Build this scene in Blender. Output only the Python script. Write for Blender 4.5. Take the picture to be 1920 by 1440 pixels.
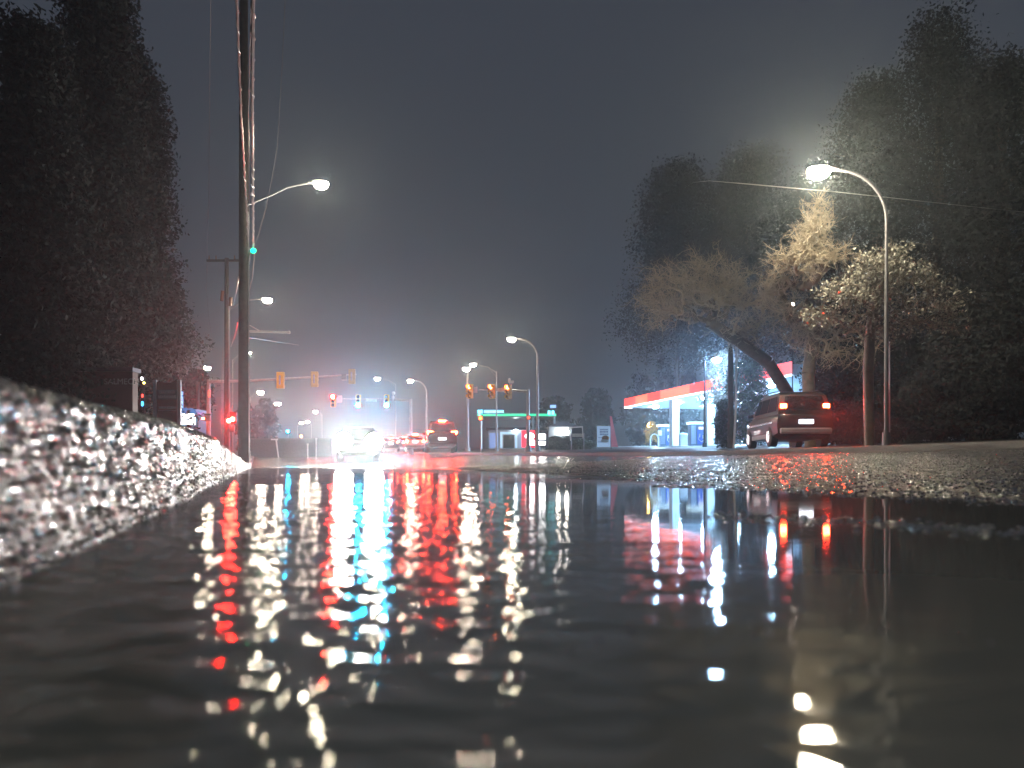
import bpy, math, random
import numpy as np
from mathutils import Vector, Matrix
R = math.radians
scene = bpy.context.scene
for o in list(bpy.data.objects): bpy.data.objects.remove(o, do_unlink=True)
COL = scene.collection

# ------------------------------------------------------------------ camera, world, exposure
F = 1400.0; CX = 960.0; HY = 872.0; CZ = 0.10          # focal length in photo pixels, horizon row, camera height above the puddle
cam_d = bpy.data.cameras.new('camera'); cam = bpy.data.objects.new('camera', cam_d); COL.objects.link(cam)
cam.location = (0, 0, CZ); cam.rotation_euler = (R(90), 0, 0)
cam_d.sensor_width = 36; cam_d.lens = F/1920*36; cam_d.shift_y = (HY-720)/1920
cam_d.clip_start = 0.02; cam_d.clip_end = 2000
cam_d.dof.use_dof = True; cam_d.dof.focus_distance = 22.0; cam_d.dof.aperture_fstop = 4.2; cam_d.dof.aperture_blades = 0
scene.camera = cam
world = bpy.data.worlds.new("World"); scene.world = world; world.use_nodes = True
wn = world.node_tree; bg = wn.nodes['Background']
bg.inputs[0].default_value = (0.034, 0.040, 0.053, 1); bg.inputs[1].default_value = 1.0
scene.view_settings.view_transform = 'Standard'; scene.view_settings.look = 'None'
scene.view_settings.exposure = 0.25; scene.view_settings.gamma = 1.0
scene.render.engine = 'CYCLES'
cy = scene.cycles
cy.use_denoising = True; cy.denoiser = 'OPENIMAGEDENOISE'
cy.max_bounces = 5; cy.diffuse_bounces = 1; cy.glossy_bounces = 3; cy.transmission_bounces = 3; cy.volume_bounces = 0
cy.transparent_max_bounces = 6
cy.sample_clamp_direct = 600; cy.sample_clamp_indirect = 6
cy.use_light_tree = True; cy.caustics_reflective = False; cy.caustics_refractive = False

# ------------------------------------------------------------------ layout helpers
def P(px, py, Y): return Vector(((px-CX)/F*Y, Y, CZ + (HY-py)/F*Y))
UX, UY = -0.324, 0.946                                  # direction the road runs in
def sn(x, y): return x*UX + y*UY, x*UY - y*UX           # along the road, across it (to the right)
def xy(s, n): return s*UX + n*UY, s*UY - n*UX
def interp(v, xs, ys): return np.interp(v, xs, ys)
def gutter(s):
    s = np.asarray(s, float)
    return np.where(s < 29, interp(s, [-40, 2, 7, 16, 24, 29], [-.05, -.045, -.07, -.10, -.08, 0]), np.minimum((s-29)*.018, 2.2))
def surf(s, n):
    s = np.asarray(s, float); n = np.asarray(n, float)
    n2 = interp(s, [0, 20, 50], [.042, .042, .030])
    return gutter(s) + .0208*np.clip(n+.2, 0, 4.2) + n2*np.clip(n-4, 0, 41)
KERB_H = ([0, 1, 1.7, 3.8, 6, 10, 16, 25, 60], [.24, .242, .262, .325, .345, .25+.08, .19+.1, .15+.05, .15])
def kerb_h(s): return interp(s, *KERB_H)
def gz(x, y):
    s, n = sn(x, y)
    z = surf(s, n)
    if n > 15: z += .14
    if n < -.2: z = gutter(s) + kerb_h(s) - .02 + np.clip(-n-.4, 0, 30)*.01
    return float(z)
def value_noise(x, y, seed=0):
    xi = np.floor(x).astype(np.int64); yi = np.floor(y).astype(np.int64); fx = x-xi; fy = y-yi
    fx = fx*fx*(3-2*fx); fy = fy*fy*(3-2*fy)
    def h(a, b):
        t = (a*374761393 + b*668265263 + seed*982451653) & 0x7fffffff
        t = ((t ^ (t >> 13))*1274126177) & 0x7fffffff
        return ((t ^ (t >> 16)) & 0xffff)/65535.0
    return (h(xi, yi)*(1-fx)+h(xi+1, yi)*fx)*(1-fy) + (h(xi, yi+1)*(1-fx)+h(xi+1, yi+1)*fx)*fy - .5

# ------------------------------------------------------------------ materials
def mat(name, col, rough=.5, metal=0., emit=None, es=0., var=.12, vs=6., bump=0., bs=40., coat=0., spec=.5, ior=None):
    m = bpy.data.materials.new(name); m.use_nodes = True; nt = m.node_tree; b = nt.nodes['Principled BSDF']
    b.inputs['Base Color'].default_value = (*col, 1); b.inputs['Roughness'].default_value = rough; b.inputs['Metallic'].default_value = metal
    b.inputs['Specular IOR Level'].default_value = spec
    if ior: b.inputs['IOR'].default_value = ior
    if coat: b.inputs['Coat Weight'].default_value = coat; b.inputs['Coat Roughness'].default_value = .06
    if emit is not None: b.inputs['Emission Color'].default_value = (*emit, 1); b.inputs['Emission Strength'].default_value = es
    if var or bump:
        tc = nt.nodes.new('ShaderNodeTexCoord')
    if var:
        nz = nt.nodes.new('ShaderNodeTexNoise'); nz.inputs['Scale'].default_value = vs; nz.inputs['Detail'].default_value = 5
        nt.links.new(tc.outputs['Object'], nz.inputs['Vector'])
        mx = nt.nodes.new('ShaderNodeMix'); mx.data_type = 'RGBA'
        mx.inputs['A'].default_value = (*[c*(1-var*2) for c in col], 1); mx.inputs['B'].default_value = (*[min(1, c*(1+var*2)) for c in col], 1)
        nt.links.new(nz.outputs['Fac'], mx.inputs['Factor']); nt.links.new(mx.outputs['Result'], b.inputs['Base Color'])
    if bump:
        n2 = nt.nodes.new('ShaderNodeTexNoise'); n2.inputs['Scale'].default_value = bs; n2.inputs['Detail'].default_value = 3
        nt.links.new(tc.outputs['Object'], n2.inputs['Vector'])
        bp = nt.nodes.new('ShaderNodeBump'); bp.inputs['Distance'].default_value = bump; bp.inputs['Strength'].default_value = 1
        nt.links.new(n2.outputs['Fac'], bp.inputs['Height']); nt.links.new(bp.outputs['Normal'], b.inputs['Normal'])
    return m
def lamp_mat(name, col, es):
    return mat(name, tuple(.02+.10*c for c in col), .4, emit=col, es=es, var=0)

def wet_mat(name, c0, c1, scale, dist, rough, coat=1., grain=True):
    m = bpy.data.materials.new(name); m.use_nodes = True; nt = m.node_tree; b = nt.nodes['Principled BSDF']
    N = nt.nodes.new; L = nt.links.new
    tc = N('ShaderNodeTexCoord')
    vo = N('ShaderNodeTexVoronoi'); vo.inputs['Scale'].default_value = scale; vo.feature = 'F1'
    v2 = N('ShaderNodeTexNoise'); v2.inputs['Scale'].default_value = scale*.6; v2.inputs['Detail'].default_value = 4
    n3 = N('ShaderNodeTexNoise'); n3.inputs['Scale'].default_value = 1.3; n3.inputs['Detail'].default_value = 6
    for q in (vo, v2, n3): L(tc.outputs['Object'], q.inputs['Vector'])
    mx = N('ShaderNodeMix'); mx.data_type = 'RGBA'; mx.inputs['A'].default_value = (*c0, 1); mx.inputs['B'].default_value = (*c1, 1)
    mr = N('ShaderNodeMath'); mr.operation = 'MULTIPLY_ADD'; mr.inputs[1].default_value = .6; L(vo.outputs['Color'], mr.inputs[0]); 
    m2 = N('ShaderNodeMath'); m2.operation = 'MULTIPLY'; m2.inputs[1].default_value = .45; L(n3.outputs['Fac'], m2.inputs[0]); L(m2.outputs[0], mr.inputs[2])
    L(mr.outputs[0], mx.inputs['Factor']); L(mx.outputs['Result'], b.inputs['Base Color'])
    b.inputs['Roughness'].default_value = rough; b.inputs['Specular IOR Level'].default_value = .35
    b.inputs['Coat Weight'].default_value = coat; b.inputs['Coat Roughness'].default_value = .07; b.inputs['Coat IOR'].default_value = 1.33
    ad = N('ShaderNodeMath'); ad.operation = 'SUBTRACT'; L(v2.outputs['Fac'], ad.inputs[0]); L(vo.outputs['Distance'], ad.inputs[1])
    bp = N('ShaderNodeBump'); bp.inputs['Distance'].default_value = dist; bp.inputs['Strength'].default_value = 1
    L(ad.outputs[0], bp.inputs['Height']); L(bp.outputs['Normal'], b.inputs['Normal']); L(bp.outputs['Normal'], b.inputs['Coat Normal'])
    return m

M = {}
M['asphalt'] = wet_mat('wet_asphalt', (.022, .022, .022), (.11, .11, .109), 50, .0085, .6, coat=.95)
M['kerb'] = wet_mat('wet_concrete', (.012, .011, .010), (.20, .195, .185), 190, .0075, .42, coat=.35)
M['verge'] = mat('wet_verge', (.045, .045, .04), .45, var=.3, vs=3, bump=.02, bs=14)
M['stone'] = mat('wet_stone', (.5, .49, .47), .14, coat=1., var=.3, vs=60)  # grey stone whitened so the chippings glint
M['wood'] = mat('weathered_pole_wood', (.055, .048, .042), .75, var=.3, vs=5, bump=.01, bs=25)
M['steel'] = mat('galvanised_steel', (.42, .43, .45), .42, .6, var=.15)
M['dark_steel'] = mat('dark_painted_steel', (.05, .055, .07), .4, .2)
M['cable'] = mat('cable_sheath', (.42, .34, .36), .35, var=.1)
M['wire'] = mat('bare_wire', (.35, .35, .36), .35, .4, var=.1)
M['insul'] = mat('insulator_porcelain', (.25, .14, .1), .25, var=.1)
M['lamp_shell'] = mat('dark_lamp_shell', (.09, .09, .10), .5, .2, var=.1)
M['pole_grey'] = mat('weathered_grey_pole', (.16, .16, .17), .5, .2, var=.15)
M['dull_wire'] = mat('dull_wire', (.16, .16, .17), .7, var=.1)
M['yellow'] = mat('signal_yellow_paint', (.78, .46, .03), .45, var=.08)
M['tan'] = mat('faded_signal_paint', (.52, .43, .26), .5, var=.12)
M['grey'] = mat('grey_paint', (.3, .31, .33), .5, var=.1)
M['white'] = mat('white_paint', (.8, .8, .8), .45, var=.04)
M['black'] = mat('black_rubber', (.015, .015, .015), .6, var=.1)
M['glass'] = mat('dark_glass', (.01, .012, .014), .05, var=0, spec=.8)
M['chrome'] = mat('bright_trim', (.75, .75, .74), .18, 1., var=.03)
M['dark_paint'] = mat('dark_car_paint', (.014, .015, .017), .42, .0, coat=.3, var=.05, spec=.3)
M['red_paint'] = mat('maroon_car_paint', (.09, .02, .025), .3, .2, coat=1, var=.05)
M['silver_paint'] = mat('silver_car_paint', (.35, .35, .37), .3, .5, coat=1, var=.05)
M['white_paint'] = mat('white_car_paint', (.6, .6, .62), .3, 0, coat=1, var=.05)
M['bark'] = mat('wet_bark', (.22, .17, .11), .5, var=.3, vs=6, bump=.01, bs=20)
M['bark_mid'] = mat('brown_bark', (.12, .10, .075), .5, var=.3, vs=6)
M['bark_pale'] = mat('pale_lit_bark', (.42, .36, .26), .5, var=.3, vs=6, bump=.01, bs=20)  # lamp light on the twigs put into a paler bark
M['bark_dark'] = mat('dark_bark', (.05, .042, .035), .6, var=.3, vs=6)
M['leaf'] = mat('evergreen_leaf', (.035, .06, .03), .4, var=.35, vs=3)
M['leaf_wet'] = mat('glossy_wet_leaf', (.055, .09, .045), .18, var=.35, vs=3, coat=1.)
M['leaf_glint'] = mat('glint_wet_leaf', (.30, .30, .25), .16, var=.35, vs=9, coat=1.)  # lamp glints put into the pale leaf colour
M['leaf_dark'] = mat('dark_conifer_needle', (.040, .047, .048), .9, var=.35, vs=2, spec=.15)
M['leaf_autumn'] = mat('pale_yellow_leaf', (.45, .28, .06), .5, var=.3, vs=3)
M['lamp_warm'] = lamp_mat('lamp_lens_warm', (1., .88, .64), 270)
M['lamp_hot'] = lamp_mat('lamp_lens_near', (1., .86, .62), 760)
M['lamp_far'] = lamp_mat('lamp_lens_far', (1., .84, .66), 260)
M['lamp_blue'] = lamp_mat('lamp_lens_blue', (.35, .62, 1.), 1300)
M['lamp_white'] = lamp_mat('lamp_lens_white', (.8, .9, 1.), 300)
M['head'] = lamp_mat('headlight_lens', (1., .93, .84), 680)
M['tail'] = lamp_mat('tail_light_lens', (1., .022, .006), 1450)
M['tail_far'] = lamp_mat('far_tail_light_lens', (1., .025, .008), 1000)
M['tail_near'] = lamp_mat('bright_tail_light_lens', (1., .03, .008), 420)
M['sig_red'] = lamp_mat('red_signal_lens', (1., .008, .004), 2900)
M['sig_red_dim'] = lamp_mat('dim_red_signal_lens', (1., .12, .03), 90)
M['sig_green'] = lamp_mat('green_signal_lens', (.004, .50, 1.), 2500)
M['sig_off'] = mat('unlit_signal_lens', (.04, .02, .01), .2, var=0)
M['plate'] = lamp_mat('lit_number_plate', (.85, .9, 1.), 4)

# ------------------------------------------------------------------ mesh helpers
class MB:
    def __init__(s): s.v = []; s.f = []
    def add(s, v, f):
        k = len(s.v); s.v += [tuple(q) for q in v]; s.f += [tuple(i+k for i in q) for q in f]; return s
    def box(s, c, d, rz=0., top=1.):
        hx, hy, hz = d[0]/2, d[1]/2, d[2]/2; cr, sr = math.cos(rz), math.sin(rz); v = []
        for z, t in ((-hz, 1.), (hz, top)):
            for x, y in ((-hx*t, -hy*t), (hx*t, -hy*t), (hx*t, hy*t), (-hx*t, hy*t)):
                v.append((c[0]+x*cr-y*sr, c[1]+x*sr+y*cr, c[2]+z))
        return s.add(v, [(3, 2, 1, 0), (4, 5, 6, 7), (0, 1, 5, 4), (1, 2, 6, 5), (2, 3, 7, 6), (3, 0, 4, 7)])
    def tube(s, pts, r, n=10, cap=True):
        pts = [Vector(p) for p in pts]; m = len(pts); rs = r if hasattr(r, '__len__') else [r]*m; v = []; f = []
        d0 = (pts[1]-pts[0]).normalized(); up = Vector((0, 0, 1)) if abs(d0.z) < .9 else Vector((1, 0, 0))
        a = d0.cross(up).normalized()
        for i, p in enumerate(pts):
            d = (pts[min(i+1, m-1)]-pts[max(i-1, 0)]).normalized()
            a = (a - d*a.dot(d)); a = a.normalized() if a.length > 1e-6 else d.orthogonal().normalized()
            b = d.cross(a)
            for k in range(n):
                t = 2*math.pi*k/n; v.append(p + (a*math.cos(t)+b*math.sin(t))*rs[i])
        for i in range(m-1):
            for k in range(n):
                k2 = (k+1) % n; f.append((i*n+k, i*n+k2, (i+1)*n+k2, (i+1)*n+k))
        if cap: f.append(tuple(range(n))[::-1]); f.append(tuple((m-1)*n+k for k in range(n)))
        return s.add(v, f)
    def ell(s, c, r, nu=14, nv=8, z0=-1., z1=1., rz=0.):
        v = []; f = []; cr, sr = math.cos(rz), math.sin(rz)
        t0, t1 = math.asin(z0), math.asin(z1)
        for j in range(nv+1):
            t = t0+(t1-t0)*j/nv
            for i in range(nu):
                a = 2*math.pi*i/nu; x = r[0]*math.cos(t)*math.cos(a); y = r[1]*math.cos(t)*math.sin(a)
                v.append((c[0]+x*cr-y*sr, c[1]+x*sr+y*cr, c[2]+r[2]*math.sin(t)))
        for j in range(nv):
            for i in range(nu):
                i2 = (i+1) % nu; f.append((j*nu+i, j*nu+i2, (j+1)*nu+i2, (j+1)*nu+i))
        f.append(tuple(range(nu))[::-1]); f.append(tuple(nv*nu+i for i in range(nu)))
        return s.add(v, f)
    def poly(s, pts, off):
        n = len(pts); pts = [Vector(p) for p in pts]; off = Vector(off)
        return s.add(pts+[p+off for p in pts], [tuple(range(n))[::-1], tuple(range(n, 2*n))]+[(i, (i+1) % n, n+(i+1) % n, n+i) for i in range(n)])
    def loft(s, rings):
        n = len(rings[0]); v = [p for r in rings for p in r]
        f = [(i*n+k, i*n+(k+1) % n, (i+1)*n+(k+1) % n, (i+1)*n+k) for i in range(len(rings)-1) for k in range(n)]
        f += [tuple(range(n))[::-1], tuple((len(rings)-1)*n+k for k in range(n))]
        return s.add(v, f)
    def build(s, name, m, parent=None, smooth=False, bevel=0., loc=None, rz=None, label=None):
        me = bpy.data.meshes.new(name); me.from_pydata(s.v, [], s.f); me.materials.append(m)
        if smooth:
            me.polygons.foreach_set('use_smooth', [True]*len(me.polygons))
            try: me.set_sharp_from_angle(angle=R(40))
            except Exception: pass
        me.update()
        o = bpy.data.objects.new(name, me); COL.objects.link(o)
        if bevel:
            b = o.modifiers.new('bevel', 'BEVEL'); b.width = bevel; b.segments = 2; b.limit_method = 'ANGLE'
        if parent is not None: o.parent = parent
        if loc is not None: o.location = loc
        if rz is not None: o.rotation_euler = (0, 0, rz)
        if label: o['label'] = label
        return o
def np_mesh(name, v, f, m, parent=None, smooth=False):
    me = bpy.data.meshes.new(name); k = f.shape[1]
    me.vertices.add(len(v)); me.vertices.foreach_set('co', np.ascontiguousarray(v, dtype=np.float32).ravel())
    me.loops.add(f.size); me.loops.foreach_set('vertex_index', np.ascontiguousarray(f, dtype=np.int32).ravel())
    me.polygons.add(len(f)); me.polygons.foreach_set('loop_start', np.arange(0, f.size, k, dtype=np.int32))
    me.polygons.foreach_set('loop_total', np.full(len(f), k, dtype=np.int32))
    if smooth: me.polygons.foreach_set('use_smooth', np.ones(len(f), dtype=bool))
    me.update(calc_edges=True); me.materials.append(m)
    o = bpy.data.objects.new(name, me); COL.objects.link(o)
    if parent is not None: o.parent = parent
    return o
def tag(o, label=None, cat=None, group=None, kind=None):
    if label: o['label'] = label
    if cat: o['category'] = cat
    if group: o['group'] = group
    if kind: o['kind'] = kind
    return o
def thing(name, label, cat, loc, rz=0., group=None):
    o = bpy.data.objects.new(name, None); o.empty_display_size = .3; COL.objects.link(o)
    o.location = loc; o.rotation_euler = (0, 0, rz); return tag(o, label, cat, group)
def base(px, Y): # ground point under a photo column at a distance
    x = (px-CX)/F*Y; return Vector((x, Y, gz(x, Y)))
def text(s, size, m, parent, loc, rot, name='lettering', ext=.004, shear=0.):
    c = bpy.data.curves.new(name, 'FONT'); c.body = s; c.size = size; c.extrude = ext; c.align_x = 'CENTER'; c.align_y = 'CENTER'; c.shear = shear
    t = bpy.data.objects.new('tmp', c); COL.objects.link(t); dg = bpy.context.evaluated_depsgraph_get()
    me = bpy.data.meshes.new_from_object(t.evaluated_get(dg)); bpy.data.objects.remove(t); me.materials.clear(); me.materials.append(m)
    o = bpy.data.objects.new(name, me); COL.objects.link(o); o.parent = parent; o.location = loc; o.rotation_euler = rot
    return o
rng = random.Random(11)

# ------------------------------------------------------------------ ground, road, kerbs, puddle
def sheet(name, ss, nn, zf, m, smooth=True):
    S, Nn = np.meshgrid(ss, nn, indexing='ij'); Z = zf(S, Nn); X = S*UX+Nn*UY; Y = S*UY-Nn*UX
    v = np.stack([X.ravel(), Y.ravel(), Z.ravel()], 1); a, b = S.shape
    i = np.arange(a*b).reshape(a, b); f = np.stack([i[:-1, :-1].ravel(), i[:-1, 1:].ravel(), i[1:, 1:].ravel(), i[1:, :-1].ravel()], 1)
    o = np_mesh(name, v, f[:, ::-1] if False else f, m, smooth=smooth); tag(o, kind='structure'); return o
def road_z(S, Nn):
    z = surf(S, Nn)
    near = np.clip(1-(S-14)/14, 0, 1)
    x = S*UX+Nn*UY; y = S*UY-Nn*UX
    w = value_noise(x*1.1, y*1.1, 3)*.016 + value_noise(x*4, y*4, 5)*.012 + value_noise(x*13, y*13, 6)*.008
    w = w + (value_noise(x*34, y*34, 7)*.009 + value_noise(x*75, y*75, 8)*.006)*near
    # a low ridge of chippings that breaks the surface close by
    ax, ay, bx, by = .46, 1.48, .82, .98
    t = np.clip(((x-ax)*(bx-ax)+(y-ay)*(by-ay))/((bx-ax)**2+(by-ay)**2), 0, 1)
    d = np.hypot(x-ax-t*(bx-ax), y-ay-t*(by-ay))
    z = z + .0135*np.exp(-(d/.085)**2)
    return z + w
s_near = np.concatenate([np.arange(-.6, 6, .018), np.arange(6, 14, .035), np.arange(14, 30, .09), np.arange(30, 80, .5), np.arange(80, 259, 4)])
n_near = np.concatenate([[-.2, -.15, -.1, -.05], np.arange(0, 4.6, .022), np.arange(4.6, 8, .05), np.arange(8, 15.01, .12)])
road = sheet('road', s_near, n_near, road_z, M['asphalt'])
# soft verge and forecourt ground to both sides and out to the horizon
def land_z(S, Nn):
    z = np.where(Nn < -.2, gutter(S)+kerb_h(S)-.02+np.clip(-Nn-.4, 0, 30)*.01, surf(S, Nn)+.13)
    x = S*UX+Nn*UY; y = S*UY-Nn*UX
    return z + value_noise(x*.7, y*.7, 31)*.03 + value_noise(x*4, y*4, 32)*.015
ls = np.concatenate([np.arange(-1.5, 20, .12), np.arange(20, 60, .6), np.arange(60, 259, 5)])
sheet('ground', ls, np.concatenate([np.arange(-110, -8, 6), np.arange(-8, -1, .25), np.arange(-1, -.33, .06)]), land_z, M['verge'])
o = sheet('forecourt_ground', ls, np.concatenate([np.arange(15.2, 24, .25), np.arange(24, 48, 1.), np.arange(48, 150, 6)]), land_z, M['verge'])
# near kerb: rounded profile, very coarse surface
def kerb_strip(name, ss, prof, zf, m, amp, seed, wave):
    prof = np.array(prof); S = np.repeat(np.asarray(ss)[:, None], len(prof), 1); T = np.repeat(np.arange(len(prof))[None], len(ss), 0)
    Nn = prof[:, 0][T]; H = prof[:, 1][T]; zb, h = zf(S)
    Z = zb + H*h
    e = np.cumsum(np.r_[0, np.hypot(np.diff(prof[:, 0]), np.diff(prof[:, 1]*.25))])[T]
    d = (value_noise(S*wave, e*wave, seed)+.6*value_noise(S*wave*2.3, e*wave*2.3, seed+1)+.8*value_noise(S*wave*.3, e*wave*.3, seed+2))*amp
    lo = value_noise(S*1.7, S*0+seed, seed+4)*.05
    Nn = Nn + (d+lo)*np.clip(H, 0, 1)**.3*(H < 1.02)
    Z = Z + d*(H > .5)
    v = np.stack([(S*UX+Nn*UY).ravel(), (S*UY-Nn*UX).ravel(), Z.ravel()], 1); a, b = S.shape
    i = np.arange(a*b).reshape(a, b); f = np.stack([i[:-1, :-1].ravel(), i[:-1, 1:].ravel(), i[1:, 1:].ravel(), i[1:, :-1].ravel()], 1)
    return tag(np_mesh(name, v, f, m, smooth=True), kind='structure')
prof = [(-.50, .93)] + [(-.50+.02*k, .94+.004*k) for k in range(1, 10)] + [(-.285, .99), (-.265, .975), (-.245, .95), (-.232, .91)] \
     + [(-.225+.0015*k, .88-.04*k) for k in range(0, 25)] + [(-.175, -.2)]
ks = np.concatenate([np.arange(-.8, 4, .012), np.arange(4, 12, .035), np.arange(12, 40, .12), np.arange(40, 250, 2)])
kerb_strip('kerb', ks, prof, lambda S: (gutter(S), kerb_h(S)), M['kerb'], .0055, 41, 75.)
prof2 = [(14.98, -.1), (14.99, .3), (15.0, .8), (15.02, .97), (15.05, 1.), (15.15, 1.), (15.25, 1.)]
kerb_strip('far_kerb', np.concatenate([np.arange(0, 40, .3), np.arange(40, 259, 3)]), prof2, lambda S: (surf(S, 15.), .15+S*0), M['kerb'], .004, 51, 3.)

# puddle
def water_mat():
    m = bpy.data.materials.new('puddle_water'); m.use_nodes = True; nt = m.node_tree; b = nt.nodes['Principled BSDF']
    N = nt.nodes.new; L = nt.links.new
    b.inputs['Base Color'].default_value = (.34, .345, .29, 1); b.inputs['Roughness'].default_value = .038; b.inputs['IOR'].default_value = 1.5
    b.inputs['Specular IOR Level'].default_value = .5
    return m
M['water'] = water_mat()
def water_z(S, Nn):
    x = S*UX+Nn*UY; y = S*UY-Nn*UX
    # ripples that spread from the kerb and die out towards the calm middle of the puddle
    px = 960+F*x/np.maximum(y, .05)
    a = np.clip(1-(2.6*x+.20*y), 0, 1)            # 1 beside the kerb, 0 beyond the middle
    a = .035+.965*a**1.5
    def vn(kx, ky, th, seed):
        c, q = math.cos(th), math.sin(th); return value_noise((x*c-y*q)*kx+seed, (x*q+y*c)*ky-seed, seed)
    wob = vn(3, 3, .3, 61)*.6+vn(8, 8, -.4, 62)*.22
    w = np.sin((y*1.0+.25*x+wob*.05)*2*math.pi/.060+wob*5)*.00022
    w += vn(9, 20, .12, 63)*.0016 + vn(24, 50, -.17, 64)*.0012 + vn(56, 112, .22, 65)*.0010 + vn(90, 170, -.3, 67)*.0005
    w += vn(3, 6, -.1, 66)*.0015
    return w*a
ws = np.concatenate([np.arange(-.25, 1.0, .0024), np.arange(1.0, 1.9, .0045), np.arange(1.9, 4, .009), np.arange(4, 9, .03), np.arange(9, 30, .12)])
wnn = np.concatenate([np.arange(-.215, .9, .0032), np.arange(.9, 1.6, .0065), np.arange(1.6, 3, .02), np.arange(3, 6.2, .06)])
water = sheet('water', ws, wnn, water_z, M['water'])

# wet chippings by the puddle; grains on kerb and open water added for glints
def chips(name, pts, m, label):
    ico_v = np.array([(0, 0, 1), (.89, 0, .45), (.28, .85, .45), (-.72, .53, .45), (-.72, -.53, .45), (.28, -.85, .45), (.72, .53, -.45), (-.28, .85, -.45), (-.89, 0, -.45), (-.28, -.85, -.45), (.72, -.53, -.45), (0, 0, -1)])
    ico_f = np.array([(0, 1, 2), (0, 2, 3), (0, 3, 4), (0, 4, 5), (0, 5, 1), (1, 6, 2), (2, 7, 3), (3, 8, 4), (4, 9, 5), (5, 10, 1), (6, 7, 2), (7, 8, 3), (8, 9, 4), (9, 10, 5), (10, 6, 1), (11, 7, 6), (11, 8, 7), (11, 9, 8), (11, 10, 9), (11, 6, 10)])
    g = np.random.default_rng(5); n = len(pts); p = np.array(pts)
    sc = np.stack([p[:, 3]*g.uniform(.8, 1.3, n), p[:, 3]*g.uniform(.8, 1.3, n), p[:, 3]*g.uniform(.5, .9, n)], 1)
    v = ico_v[None]*(1+g.uniform(-.2, .2, (n, 12, 1)))*sc[:, None]; a = g.uniform(0, 6.28, n)
    c, s_ = np.cos(a)[:, None], np.sin(a)[:, None]; vx = v[..., 0]*c-v[..., 1]*s_; vy = v[..., 0]*s_+v[..., 1]*c
    v = np.stack([vx, vy, v[..., 2]], 2)+p[:, None, :3]; f = (ico_f[None]+12*np.arange(n)[:, None, None]).reshape(-1, 3)
    o = np_mesh(name, v.reshape(-1, 3), f, m, smooth=True); return tag(o, label, 'gravel', kind='stuff')
g = np.random.default_rng(9); pts = []
for _ in range(26000):
    s_ = 1.2+g.random()**1.5*18; ne = np.interp(s_, [0, 2, 7, 16], [1.75, 1.99, 3.3, 4.5]); n_ = ne-.25+g.random()**1.2*8.5
    x, y = xy(s_, n_); r = .003+.0045*g.random()+.0006*s_*g.random(); z = float(road_z(np.array([s_]), np.array([n_]))[0]); pts.append((x, y, z+r*.4, r))
for _ in range(480):
    t = g.random(); x = .44+t*.42+g.normal()*.05; y = 1.50-t*.55+g.normal()*.07; s_, n_ = sn(x, y); r = .003+.003*g.random()
    z = float(road_z(np.array([s_]), np.array([n_]))[0]); pts.append((x, y, max(z, -.002)+r*.2, r))
for cx, cyy, k, sx, sy in ((0.0, .49, 42, .045, .07), (-.02, .62, 16, .03, .05), (.14, .44, 16, .05, .03), (.20, .44, 8, .05, .03)):
    for _ in range(k):
        r = .0008+.0012*g.random(); pts.append((cx+g.normal()*sx, cyy+g.normal()*sy*.6, .0, r))
kp = np.array(prof)
for _ in range(9000):
    s_ = -.2+g.random()**1.6*9; k = g.random()*(len(kp)-1); i = int(k); q = kp[i]+(kp[i+1]-kp[i])*(k-i) if i+1 < len(kp) else kp[-1]
    x, y = xy(s_, q[0]+.006+.03*float(value_noise(np.array([s_*1.7]), np.array([41.]), 45)[0])); z = float(gutter(s_)+q[1]*kerb_h(s_))
    if z < -.004: continue
    r = .0016+.0028*g.random(); pts.append((x, y, z, r))
chips('gravel', pts, M['stone'], 'wet whitened chippings over asphalt and kerb, with grains added for glints')

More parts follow.
